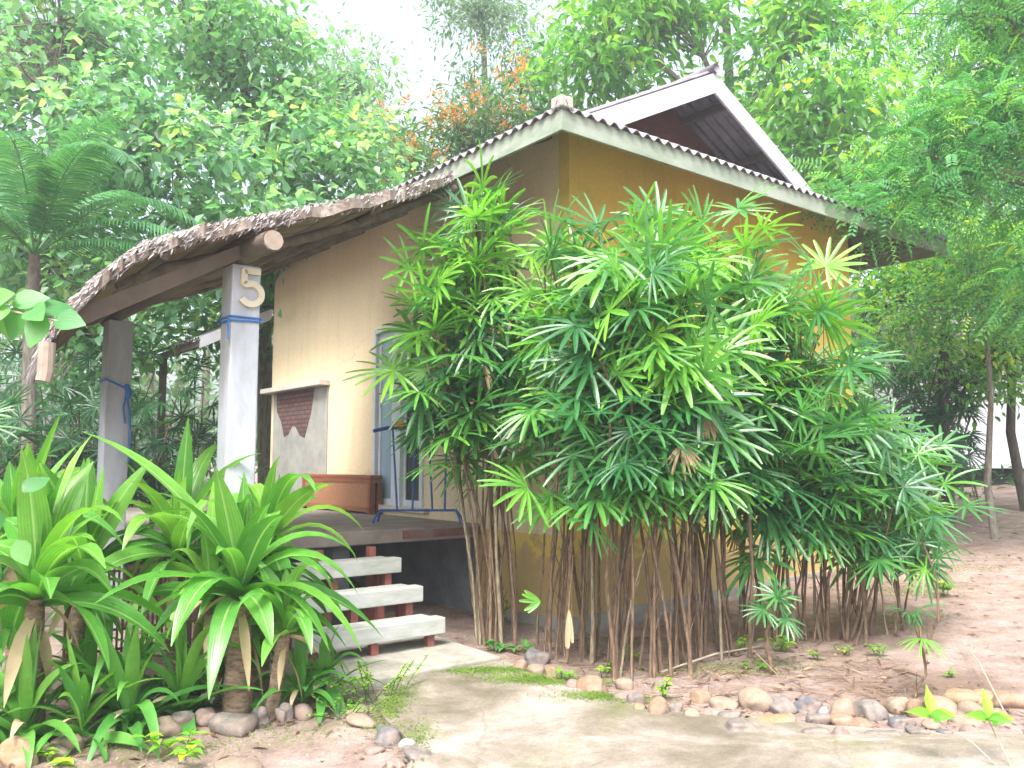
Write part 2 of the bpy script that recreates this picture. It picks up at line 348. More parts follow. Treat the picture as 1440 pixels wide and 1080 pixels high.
pth = inpoly(X, Y, PATH)
Z = np.where(pth, np.minimum(Z, hgt(X, Y) - .03), Z)
g = MB(); g.grid(np.stack([X, Y, Z], -1)); tag(g.build('ground', M['dirt'], smooth=True), kind='structure')
# path: a slab following the gentle fall of the yard
def dens(poly, step=.12):
    out = []
    for i in range(len(poly)):
        a = np.array(poly[i], float); b = np.array(poly[(i+1) % len(poly)], float); k = max(1, int(np.linalg.norm(b-a)/step))
        for t in range(k): out.append(a + (b-a)*t/k)
    return np.array(out)
pp = dens(PATH); pp = pp + rng.normal(size=pp.shape)*.008
g = MB(); zt = hgt(pp[:, 0], pp[:, 1]) + .03
g.prism(np.column_stack([pp, zt*0-.05]), (0, 0, .0)) if False else None
n = len(pp); top = np.column_stack([pp, zt]); bot = np.column_stack([pp, zt-.12]); i = np.arange(n); j = (i+1) % n
g.add(np.vstack([bot, top]), [np.stack([i, j, j+n, i+n], 1)])
# the slab's upper face from a grid of cells wholly or partly inside
me_cells = MB()
import mathutils
tess = mathutils.geometry.tessellate_polygon([[mathutils.Vector((*p, 0)) for p in pp]])
g.add(top, np.array([t for t in tess]))
po = g.build('path', M['path']); tag(po, kind='structure')

# ------------------------------------------------------------------ bungalow
H = thing('bungalow', (CX, CY, 0), 'ochre rendered bungalow with corrugated hipped roof, thatched porch and white steps', 'house', ANG)
PI_ = .51; ZE = 4.27; XL, XR, YN, YF = -.82, 5.62, -.82, 7.5; XM = 2.40
def roofz(u): return ZE + PI_ * np.minimum(u - XL, XR - u)
w = MB().box((0, 0, -.3), (4.75, .14, 4.62)); w.build('side_wall', M['ochre'], H)
w = MB()
D0, D1, ZB, ZT = 2.42, 3.55, 1.0, 3.12
w.box((0, .14, .84), (.14, D0, 4.62)).box((0, D1, .84), (.14, 6.75, 4.62)).box((0, D0, .84), (.14, D1, ZB)).box((0, D0, ZT), (.14, D1, 4.62)); w.build('entrance_wall', M['buff'], H)
MB().box((.0, .14, -.3), (.14, 1.42, .84)).build('corner_panel', M['ochre'], H)
MB().box((.01, 1.42, -.3), (.14, 6.75, .84)).build('foundation', M['plinth'], H)
MB().box((.14, 6.61, -.3), (4.75, 6.75, 4.62)).build('rear_wall', M['buff'], H)
MB().box((4.61, .14, -.3), (4.75, 6.61, 4.62)).build('end_wall', M['ochre'], H)
MB().box((.14, .14, .80), (4.61, 6.61, .88)).build('floor', M['timber'], H)
MB().prism([(-.012, -.016, -.3), (4.766, -.016, -.3), (4.766, -.016, .26), (2.2, -.016, .21), (-.012, -.016, .15)], (0, .014, 0)).build('plinth', M['plaster'], H)
MB().prism([(-.013, 0.0, -.3), (-.013, 1.41, -.3), (-.013, 1.41, .06), (-.013, 0.0, .15)], (.011, 0, 0)).build('plinth', M['plaster'], H)

# corrugated roof
lam, amp, th = .132, .021, .008
def corr(lo, hi, e0, e1f, plane, axis):
    """sheet with waves across 'axis'; plane(u,v)->z ; e1f(t)->upper limit"""
    ts = np.arange(lo, hi + 1e-6, lam / 10); K = 10
    P = np.zeros((len(ts), K, 3))
    for a, t in enumerate(ts):
        s0, s1 = e0, e1f(t)
        if (s1 - s0) * (1 if plane == 1 else 1) == 0: s1 = s0 + 1e-4
        ss = np.linspace(s0, s1, K)
        P[a, :, 0 if axis == 'v' else 1] = ss
        P[a, :, 1 if axis == 'v' else 0] = t
    return ts, P
rf = MB()
def sheet(P, zf, tt):
    P = P.copy(); wv_ = amp * np.cos(2*np.pi*tt/lam)[:, None]
    P[..., 2] = zf(P) + wv_
    rf.grid(P); Q = P.copy(); Q[..., 2] -= th; rf.grid(Q, flip=True)
    for k in (0, -1):
        E_ = np.stack([P[:, k], Q[:, k]], 1); rf.grid(E_, flip=(k == 0))
GV = .22        # gable overhang starts here
lim = lambda t: min(t, XM) if t < GV else XM
ts, P = corr(YN, YF, XL-.03, lambda t: max(lim(t), XL+.001), 1, 'v'); sheet(P, lambda P: ZE + PI_*(P[..., 0]-XL), ts)
ts, P = corr(YN, YF, XR+.03, lambda t: min(XR-.001, (XR+XL) - lim(t)), 1, 'v'); sheet(P, lambda P: ZE + PI_*(XR-P[..., 0]), ts)
GWV = 1.0
ts, P = corr(XL, XR, YN-.03, lambda t: max(YN+.001, min(t, XR+XL-t, GWV)), 1, 'u'); sheet(P, lambda P: ZE + PI_*(P[..., 1]-YN), ts)
roof = rf.build('roof', M['corr'], H, smooth=True)
# ridge and hip caps, and the cap end standing on the near eave corner
rc = MB(); ts = np.linspace(GV-.06, YF, 14)
rc.tube([(XM, t, ZE + PI_*(XM-XL)+.01) for t in ts], .06, 8)
for sx in (1, -1):
    a = np.linspace(0, 1, 8)
    rc.tube([((XL if sx > 0 else XR) + sx*(q*1.02), YN + q*1.02, ZE + PI_*q*1.02 + .012) for q in a], .05, 8)
rc.build('ridge_cap', M['corr'], roof, smooth=True)
MB().box((XL-.03, YN-.03, ZE-.01), (XL+.10, YN+.10, ZE+.085)).build('cap_end', M['plaster'], roof, bevel=.012)
# fascias
FB, FT = 4.085, 4.245
MB().prism([(XL, YN, FB), (XR, YN, FB), (XR, YN, FT), (XL, YN, FT)], (0, .028, 0)).build('fascia', M['fascia'], H)
MB().prism([(XL, YN+.0285, FB), (XL, 2.6, FB), (XL, 2.6, FT), (XL, YN+.0285, FT)], (.028, 0, 0)).build('fascia', M['fascia'], H)
MB().prism([(XL, 3.4, FB), (XL, YF, FB), (XL, YF, FT), (XL, 3.4, FT)], (.028, 0, 0)).build('fascia', M['fascia'], H)
MB().prism([(XR-.028, YN+.0285, FB), (XR-.028, YF, FB), (XR-.028, YF, FT), (XR-.028, YN+.0285, FT)], (.028, 0, 0)).build('fascia', M['fascia'], H)
# rafters and purlins under the eaves
class _R:
    def prism(s, *a): MB().prism(*a).build('rafter', M['timber'], H)
    def box(s, *a): MB().box(*a).build('purlin', M['timber'], H)
    def build(s, *a): pass
r_ = _R()
for v in np.arange(.2, 7.2, 1.1):
    r_.prism([(XL+.05, v, ZE-.13), (XL+.05, v+.05, ZE-.13), (XL+.05, v+.05, ZE-.04), (XL+.05, v, ZE-.04)], (.74, 0, .74*PI_))
for u in np.arange(.3, 5.0, 1.1):
    r_.prism([(u, YN+.05, ZE-.13), (u+.05, YN+.05, ZE-.13), (u+.05, YN+.05, ZE-.04), (u, YN+.05, ZE-.04)], (0, .74, .74*PI_))
for v in np.arange(.2, 7.2, 1.1):
    r_.prism([(XR-.05, v, ZE-.13), (XR-.05, v+.05, ZE-.13), (XR-.05, v+.05, ZE-.04), (XR-.05, v, ZE-.04)], (-.74, 0, .74*PI_))
r_.box((4.76, -.70, 4.10), (4.84, 7.4, 4.21)); r_.box((5.15, -.7, 4.15), (5.21, 7.4, 4.22))
r_.build('rafter', M['timber'], H)
# gable: white raking boards, recessed red-brown wall, purlins
ga = ZE + PI_*(XM-XL)
for s_ in (-1, 1):
    hw = 2.20; d = .235
    pts = [(XM, GV-.03, ga-.035), (XM + s_*hw, GV-.03, ga-.035-PI_*hw), (XM + s_*hw, GV-.03, ga-.035-d-PI_*hw), (XM, GV-.03, ga-.035-d)]
    MB().prism(pts if s_ > 0 else pts[::-1], (0, .028, 0)).build('gable_board', M['whiteboard'], H)
hw = (ga - .03 - (ZE + PI_*(GWV-YN)))/PI_
MB().prism([(XM-hw-.3, GWV-.05, ga-.05-PI_*(hw+.3)), (XM+hw+.3, GWV-.05, ga-.05-PI_*(hw+.3)), (XM, GWV-.05, ga-.05)], (0, .04, 0)).build('gable_wall', M['gable'], H)
for s_ in (-1, 1):
    for q in (.35, 1.15, 1.85):
        zc = ga - .1 - PI_*q
        MB().box((XM + s_*q - .03, GV, zc-.04), (XM + s_*q + .03, GWV-.06, zc+.04)).build('purlin', M['timber'], H)

# door with two leaves
D = bpy.data.objects.new('door', None); COL.objects.link(D); D.parent = H
f_ = MB(); f_.box((-.03, D0, ZB), (.12, D0+.06, ZT)).box((-.03, D1-.06, ZB), (.12, D1, ZT)).box((-.03, D0+.06, ZT-.06), (.12, D1-.06, ZT)).box((-.028, 2.90, ZB), (.115, 3.10, ZT-.06))
f_.build('frame', M['sash'], D, bevel=.004)
for a_, b_ in ((2.48, 2.90), (3.10, 3.49)):
    f_ = MB(); f_.box((.02, a_, ZB), (.06, a_+.05, ZT-.06)).box((.02, b_-.05, ZB), (.06, b_, ZT-.06)).box((.02, a_+.05, ZB), (.06, b_-.05, ZB+.07)).box((.02, a_+.05, ZT-.13), (.06, b_-.05, ZT-.06))
    f_.build('sash', M['sash'], D)
MB().box((.035, 3.15, ZB+.07), (.045, 3.44, ZT-.13)).build('pane', M['glassreflect'], D)
MB().box((.035, 2.53, ZB+.07), (.045, 2.85, ZT-.13)).build('pane', M['roomdark'], D)  # dark sheet standing in for the unlit opening
MB().box((-.07, D0-.12, ZB-.06), (.0-.002, D1+.05, ZB)).build('sill', M['frame'], D, bevel=.005)

# ledge, grey plaster panel and the bare brick patch on the entrance wall
MB().box((-.16, 4.78, 2.53), (-.002, 6.82, 2.60)).build('ledge', M['frame'], H, bevel=.006)
MB().box((-.02, 4.82, .9), (-.002, 6.62, 2.525)).build('plaster_panel', M['plaster'], H)
MB().prism([(-.026, 5.22, 2.52), (-.026, 5.30, 2.2), (-.026, 5.42, 1.98), (-.026, 5.50, 1.84), (-.026, 5.66, 1.88), (-.026, 5.80, 2.0), (-.026, 5.92, 2.02), (-.026, 6.06, 1.9), (-.026, 6.2, 1.87), (-.026, 6.32, 2.1), (-.026, 6.48, 2.25), (-.026, 6.50, 2.52)][::-1], (.005, 0, 0)).build('brick_patch', M['brick'], H)

# porch deck
dk = MB().box((-3.0, 1.28, .76), (-.002, 6.75, .885)); dk.build('porch_deck', M['deck'], H, bevel=.01)
MB().box((-.95, 1.268, .79), (-.02, 1.279, .865)).build('paint_strip', plain('worn_red_strip', (.16, .05, .05), .8, .4, 7, c2=(.20, .17, .16)), H)
for (u, v) in ((-2.9, 1.45), (-1.5, 1.5), (-2.9, 4.2), (-2.9, 6.5), (-1.5, 4.2)):
    MB().box((u-.08, v-.08, -.3), (u+.08, v+.08, .758)).build('pier', M['plinth'], H)

# steps
S = bpy.data.objects.new('steps', None); COL.objects.link(S); S.parent = H
for k, (v, z) in enumerate(((.10, .28), (.43, .485), (.78, .685))):
    for a_, b_ in ((0, .13), (.15, .28)):
        MB().box((-2.42, v+a_, z-.125), (-1.255 if a_ == 0 else -1.30, v+b_, z - (0 if a_ == 0 else .006))).build('tread', M['tread'], S, bevel=.008)
    for u in (-1.36, -1.86, -2.36):
        MB().box((u-.03, v+.045, (.055 if k == 0 else z-.2-.13+.0)), (u+.03, v+.105, z-.127)).build('leg', M['redpaint'], S)
        if k: MB().box((u-.03, v+.155, .05), (u+.03, v+.22, z-.127)).build('leg', M['redpaint'], S)
for u in (-1.36, -1.86, -2.36): MB().box((u-.03, 1.10, .05), (u+.03, 1.17, .758)).build('leg', M['redpaint'], S)
# landing slab
pd = MB(); pd.prism([(-3.0, -.47, -.15), (-1.55, -.44, -.15), (-1.13, -.46, -.15), (-1.08, .9, -.15), (-3.0, .9, -.15)], (0, 0, .21))
po = pd.build('landing_slab', M['pad'], None, bevel=.015); po.location = (CX, CY, 0); po.rotation_euler = (0, 0, ANG)
tag(po, 'low grey concrete slab at the foot of the white steps', 'slab')

# posts
def post(u, v, h, wd, name='post'):
    p = MB(); n_ = 7; zs = np.linspace(-.3, h, n_)
    for a_ in range(n_-1): pass
    p.box((u-wd/2, v-wd/2, -.3), (u+wd/2, v+wd/2, h)); return p.build(name, M['post'], H, bevel=.012)
P1 = post(-2.93, .22, 2.87, .205); P2 = post(-3.13, 2.78, 2.80, .215)
# numeral 5, raised plaster, on the camera side of the near post (faces -v)
fv = .22-.1025; cx_, cz_ = -2.895, 2.70
def ribbon(pts, wd, dep, parent, name, mt):
    p = np.array(pts, float); t = np.gradient(p, axis=0); t /= np.linalg.norm(t, axis=1)[:, None]; nn = np.stack([-t[:, 1], t[:, 0]], 1)
    A_ = p + nn*wd/2; B_ = p - nn*wd/2; k = len(p); b = MB()
    q = lambda xy, y: np.column_stack([xy[:, 0], np.full(k, y), xy[:, 1]])
    a0, b0, a1, b1 = q(A_, fv), q(B_, fv), q(A_, fv-dep), q(B_, fv-dep)
    b.grid(np.stack([a1, b1], 1)); b.grid(np.stack([a0, a1], 1)); b.grid(np.stack([b1, b0], 1))
    b.prism([a0[0], a1[0], b1[0], b0[0]], (0, 0, .0001)); b.prism([a0[-1], a1[-1], b1[-1], b0[-1]], (0, 0, .0001))
    return b.build(name, mt, parent)
arc = [(cx_ - .045 + .075*math.cos(a_)+.035, cz_-.035 + .072*math.sin(a_)) for a_ in np.linspace(R(118), R(-150), 22)]
fl = [(cx_+.055, cz_+.125), (cx_-.058, cz_+.125), (cx_-.060, cz_+.120), (cx_-.062, cz_+.03)] + arc
def dens2(p):
    o = []
    for a_, b_ in zip(p[:-1], p[1:]):
        for t in np.linspace(0, 1, 4, endpoint=False): o.append((a_[0]+(b_[0]-a_[0])*t, a_[1]+(b_[1]-a_[1])*t))
    return o + [p[-1]]
ribbon(dens2(fl), .044, .03, P1, 'numeral', M['cream'])

# thatched porch roof
near = np.array([(-.80, .80, 4.13), (-1.15, .2, 3.95), (-1.8, -.10, 3.60), (-2.35, -.2, 3.37), (-2.9, -.25, 3.16), (-3.33, -.2, 3.01), (-3.68, -.15, 2.85), (-3.90, -.1, 2.64), (-4.06, -.05, 2.43), (-4.14, 0, 2.30)])
tt = np.linspace(0, 1, len(near)); t2 = np.linspace(0, 1, 60)
nr = np.stack([np.interp(t2, tt, near[:, k]) for k in range(3)], 1)
bs = np.linspace(0, 1, 40); T = np.zeros((60, 40, 3))
for b_i, b_ in enumerate(bs):
    T[:, b_i, 0] = -.8 + (nr[:, 0]+.8)*(1-.11*b_); T[:, b_i, 1] = nr[:, 1]*(1-b_) + 3.15*b_; T[:, b_i, 2] = nr[:, 2]
T[:, 0, 1] += rng.normal(size=60)*.02
Tt = T.copy(); Tt[..., 2] += rng.normal(size=(60, 40))*.012 + .012*np.sin(T[..., 1]*9+T[..., 0]*2)
Tb = T.copy(); Tb[..., 2] -= .085 + .012*np.sin(T[..., 0]*17)
tb = MB(); tb.grid(Tt, flip=True); tb.grid(Tb, mi=1)
tb.grid(np.stack([Tt[:, 0], Tb[:, 0]], 1)); tb.grid(np.stack([Tt[:, -1], Tb[:, -1]], 1), flip=True); tb.grid(np.stack([Tt[-1], Tb[-1]], 1)); tb.grid(np.stack([Tt[0], Tb[0]], 1), flip=True)
TH = tb.build('thatch_roof', [M['thatch'], M['thatchunder']], H)
# loose straw: along the near rake, over the top and off the outer eave
m, nt = nt_new('weathered_straw')
a_ = N(nt, 'ShaderNodeAttribute', attribute_name='tone')
finish(nt, ramp(nt, a_.outputs['Fac'], [(0, (.05, .042, .04)), (.45, (.20, .175, .165)), (1, (.50, .46, .45))]), .9, spec=.15); M['straw'] = m
st = MB(); k = 4200
a = rng.random(k)**.8; b_ = rng.random(k)
E3 = lambda a: np.stack([np.interp(a, tt, near[:, q]) for q in range(3)], 1)
e = E3(a); dr = E3(np.minimum(a+.03, 1)) - E3(np.minimum(a+.03, 1)-.05); dr /= np.linalg.norm(dr, axis=1)[:, None]; dr[:, 1] = rng.normal(size=k)*.3; dr[:, 2] += rng.normal(size=k)*.05+.02
e[:, 1] = e[:, 1]*(1-b_)+3.15*b_; e[:, 0] = -.8+(e[:, 0]+.8)*(1-.11*b_); e[:, 2] += .012
st.blades(e, dr, (0, 0, 1), rng.uniform(.05, .16, k), rng.uniform(.004, .016, k), .05, 2, np.array([1, 1, .2]), .15, rng.random(k))
k = 4200; a = rng.random(k); e = np.stack([np.interp(a, tt, near[:, q]) for q in range(3)], 1); e[:, 2] += rng.uniform(-.09, .02, k); e[:, 1] += rng.uniform(-.01, .06, k)
dr = np.column_stack([-rng.uniform(.3, 1.2, k), -rng.uniform(.05, .5, k), -rng.uniform(.2, .8, k)])
st.blades(e, dr, (0, -1, .3), rng.uniform(.012, .06, k), rng.uniform(.003, .012, k), .4, 2, np.array([1, .9, .2]), .15, rng.random(k)**.7)
k = 1800; b_ = rng.random(k); e = np.column_stack([-.8-3.33*(1-.11*b_)+rng.normal(size=k)*.02, 0+b_*3.15, rng.uniform(2.22, 2.34, k)])
st.blades(e, np.column_stack([-rng.uniform(.1, .5, k), rng.normal(size=k)*.2, -np.ones(k)]), (1, 0, 0), rng.uniform(.03, .09, k), rng.uniform(.004, .014, k), .3, 2, np.array([1, .9, .2]), .15, rng.random(k)*.6)
# bark-like pale torn patches on the near edge
sc = st; k = 70; a = rng.uniform(.05, .85, k); e = np.stack([np.interp(a, tt, near[:, q]) for q in range(3)], 1); e[:, 1] -= .03; e[:, 2] += .0
sc.blades(e, np.column_stack([-rng.uniform(.2, 1, k), -rng.uniform(.05, .3, k), -rng.uniform(.2, 1, k)]), (0, -1, .5), rng.uniform(.02, .07, k), rng.uniform(.01, .03, k), .6, 3, np.array([.7, 1, .8, .1]), .3, rng.uniform(.5, 1, k))
st.build('straw', M['straw'], TH)
# carrying logs and rafters
lg = MB()
lg.tube([(-2.94, -.36, 2.945), (-2.99, .9, 2.95), (-3.12, 2.0, 2.88), (-3.15, 3.2, 2.86)], [.074, .07, .066, .062], 12, jitter=.02)
lo = lg.build('carrying_log', M['log'], H, smooth=True)
MB().tube([(-2.94, -.366, 2.945), (-2.94, -.361, 2.945)], .066, 12).build('log_end', M['logend'], lo)
for v in (.45, 1.3, 2.15, 2.95):
    zz = lambda u: float(np.interp(-u, -near[:, 0], near[:, 2]))
    MB().tube([(u, v, zz(u)-.14) for u in (-.95, -1.6, -2.3, -2.95, -3.4, -3.7)], .038, 8, jitter=.03).build('rafter', M['log'], H, smooth=True)
for u in (-3.55, -1.9):
    MB().tube([(u, -.12 if u < -3 else .2, zz(u)-.115), (u, 1.5, zz(u)-.12), (u, 3.1, zz(u)-.115)], .03, 8, jitter=.03).build('batten', M['log'], H, smooth=True)
MB().prism([(-2.95, -.0, 3.02), (-2.9, .02, 2.95), (-3.98, .02, 2.32), (-4.05, 0, 2.40)], (0, .06, 0)).build('edge_board', M['timber'], H)
# short sawn log hanging at the outer corner
hl = MB().tube([(-4.20, -.25, 2.17), (-4.2, -.25, 2.0), (-4.21, -.25, 1.95)], [.044, .045, .043], 10)
hl = hl.build('hanging_log', M['logend'], None, smooth=False); hl.location = (CX, CY, 0); hl.rotation_euler = (0, 0, ANG)
tag(hl, 'short pale sawn log hanging from the outer corner of the thatch', 'log')

# rear lean-to
ln = MB(); tsl = np.arange(6.85, 9.4, lam/8); P = np.zeros((len(tsl), 6, 3))
P[..., 0] = np.linspace(-1.05, .9, 6)[None]; P[..., 1] = tsl[:, None]; P[..., 2] = 3.34 + (P[..., 0]+1.05)*.5 + .018*np.cos(2*np.pi*tsl/lam)[:, None]
ln.grid(P); Q = P.copy(); Q[..., 2] -= .008; ln.grid(Q, flip=True); LN = ln.build('lean_to_roof', M['corr'], H, smooth=True)
MB().prism([(-1.08, 6.82, 3.16), (.0-.01, 6.82, 3.69), (-.01, 6.82, 3.86), (-1.08, 6.82, 3.33)], (0, .028, 0)).build('rake_board', M['whiteboard'], LN)
MB().box((-1.0, 6.9, 3.22), (-.94, 9.3, 3.32)).build('purlin', M['timber'], LN)
MB().box((-.98, 9.1, -.2), (-.88, 9.2, 3.3)).build('post', M['timber'], LN)

# ------------------------------------------------------------------ cords on posts
def torus_rect(b, u, v, z, hw, r, tilt=0):
    pts = [(u+sx*hw, v+sy*hw, z+tilt*sx) for sx, sy in ((-1,-1),(0,-1),(1,-1),(1,0),(1,1),(0,1),(-1,1),(-1,0),(-1,-1),(0,-1))]
    b.tube(pts, r, 6)
b = MB(); torus_rect(b, -2.93, .22, 2.50, .111, .0075); torus_rect(b, -2.93, .22, 2.475, .111, .0075, .004); b.tube([(-3.045, .12, 2.48), (-3.06, .1, 2.44), (-3.05, .11, 2.39), (-3.055, .1, 2.34)], .006, 6)
o = b.build('cord', M['cord']); o.location = (CX, CY, 0); o.rotation_euler = (0, 0, ANG); tag(o, 'blue cord wound round the near post below the numeral', 'cord')
b = MB(); torus_rect(b, -3.13, 2.78, 2.20, .117, .011, -.05); b.tube([(-3.07, 2.655, 2.21), (-3.05, 2.64, 2.14), (-3.06, 2.65, 2.08)], [.02, .034, .02], 8)
b.tube([(-3.06, 2.65, 2.12), (-3.04, 2.64, 1.95), (-3.02, 2.64, 1.75), (-3.03, 2.64, 1.5)], .009, 6)
b.tube([(-3.07, 2.65, 2.12), (-3.09, 2.64, 2.0), (-3.07, 2.64, 1.85)], .009, 6)
o = b.build('cord', M['cord']); o.location = (CX, CY, 0); o.rotation_euler = (0, 0, ANG); tag(o, 'knotted blue cord with loose ends on the far porch post', 'cord')

# bench
B = thing('bench', tuple(W(-.02, 4.2, .885)), 'low reddish brown wooden bench against the wall on the porch', 'bench', ANG)
MB().box((-.17, -.90, .42), (0, 1.0, .46)).build('seat', M['brown'], B, bevel=.006)
MB().box((-.155, -.85, .08), (-.14, .95, .37)).build('front_panel', plain('woven_panel', (.36, .17, .09), .7, .3, 30, stretch=(1, 1, 3)), B)
fr = MB().box((-.165, -.89, .37), (-.02, .99, .418)).box((-.165, -.89, .03), (-.12, .99, .08)); fr.build('frame', M['brown'], B)
for u in (-.165, -.06):
    for v in (-.89, .93): MB().box((u, v, 0), (u+.055, v+.055, .37)).build('leg', M['brown'], B)

# blue rack
rk = thing('drying_rack', tuple(W(-.40, 1.80, .885)), 'blue tubular metal drying rack standing near the porch edge', 'rack', ANG)
# local axis: from (-.35,.22) to (.22,-.25)
e0 = np.array([-.36, .24]); e1 = np.array([.24, -.26]); dd = (e1-e0); nrm = np.array([-dd[1], dd[0]])/np.linalg.norm(dd)
pt = lambda t, z, s=0: (*(e0 + dd*t + nrm*s), z)
MB().tube([pt(0, .13), pt(.5, .13), pt(1, .13)], .012, 8).build('base_bar', M['bluemetal'], rk)
for t, sg in ((.03, -1), (.97, 1)):
    for s_ in (-1, 1):
        MB().tube([pt(t, .13), pt(t+sg*.03, .115, s_*.03), pt(t+sg*.07, .06, s_*.11), pt(t+sg*.09, .012, s_*.14)], .011, 8).build('foot', M['bluemetal'], rk)
for t, t2_ in ((.22, .15), (.42, .44), (.68, .62), (.84, .86)):
    MB().tube([pt(t, .13), pt(t2_, .95)], .011, 8).build('upright', M['bluemetal'], rk)
for t0, t1 in ((-.02, .46), (.58, .98)):
    MB().tube([pt(t0-.06, .93, -.1), pt(t0+.1, .965), pt(t1, .97), pt(t1+.06, .94, .1)], [.018, .02, .02, .018], 8).build('top_bar', M['bluemetal'], rk)
c_ = MB(); qx = W(-.40, 1.80, .885)
cl = np.zeros((7, 7, 3))
for i_ in range(7):
    for j_ in range(7):
        cl[i_, j_] = (i_*.02-.06, (j_-3)*.02, .05 - .012*abs(j_-3)**1.4 + .006*math.sin(i_*2.2+j_))
c_.grid(cl); c2 = cl.copy(); c2[..., 2] -= .006; c_.grid(c2, flip=True)
o = c_.build('cloth', M['yellow'], smooth=True); wp = W(-.40+pt(.22, 0)[0], 1.80+pt(.22, 0)[1], .885+.985); o.location = wp; tag(o, 'small crumpled yellow cloth lying on top of the blue rack', 'cloth')

# lattice screen under the porch
L_ = thing('lattice_screen', tuple(W(-3.0, 1.15, .02)), 'brown slatted lattice screen leaning below the deck behind the strap leaves', 'screen', ANG)
b = MB()
for q in np.arange(0, 1.0, .035): b.box((-.75+q, -.006, .1), (-.75+q+.014, .006, .72))
b.build('slats', M['lattice'], L_); b = MB()
for z in (.12, .26, .4, .54, .68): b.box((-.76, -.016, z), (.24, -.0065, z+.018))
b.build('crossbar', M['lattice'], L_)
for x in (-.78, .24): MB().box((x, -.015, 0), (x+.03, .015, .74)).build('stile', M['lattice'], L_)

# ------------------------------------------------------------------ plants
P_SEG = np.array([.3, .65, .9, 1, 1, .92, .75, .38]); P_LEAF = np.array([.12, .72, 1., .8, .4, .03]); P_OV = np.array([.15, .95, .95, .4, .03]); P_STRAP = np.array([.55, .7, .95, 1., .92, .7, .4, .04])
def fans(mb, hub, d, nrm, Rr, tone, nseg=(9, 15), wid=.026, droop=(.08, .75), K=7, spread=(1.8, 2.85), mi=0):
    d = unit(d); side = unit(np.cross(d, nrm)); PP = []; DD = []; NN = []; LL = []; WW = []; RR = []; TT = []
    for k in range(len(hub)):
        n_ = rng.integers(*nseg); sp = rng.uniform(*spread); a = np.linspace(-sp, sp, n_) + rng.normal(size=n_)*.06
        dir_ = np.cos(a)[:, None]*d[k] + np.sin(a)[:, None]*side[k] + nrm[k]*rng.normal(size=(n_, 1))*.05
        PP.append(np.repeat(hub[k][None], n_, 0)); DD.append(dir_); NN.append(np.repeat(nrm[k][None], n_, 0))
        LL.append(Rr[k]*(1-.22*np.abs(a)/sp)*rng.uniform(.88, 1.08, n_)); WW.append(np.full(n_, wid*rng.uniform(.8, 1.25))*(Rr[k]/.3)); RR.append(np.full(n_, rng.uniform(*droop))); TT.append(np.clip(tone[k]+rng.normal(size=n_)*.05, 0, 1))
    c = np.concatenate
    mb.blades(c(PP), c(DD), c(NN), c(LL), c(WW), c(RR), K, P_SEG, .18, c(TT), mi)
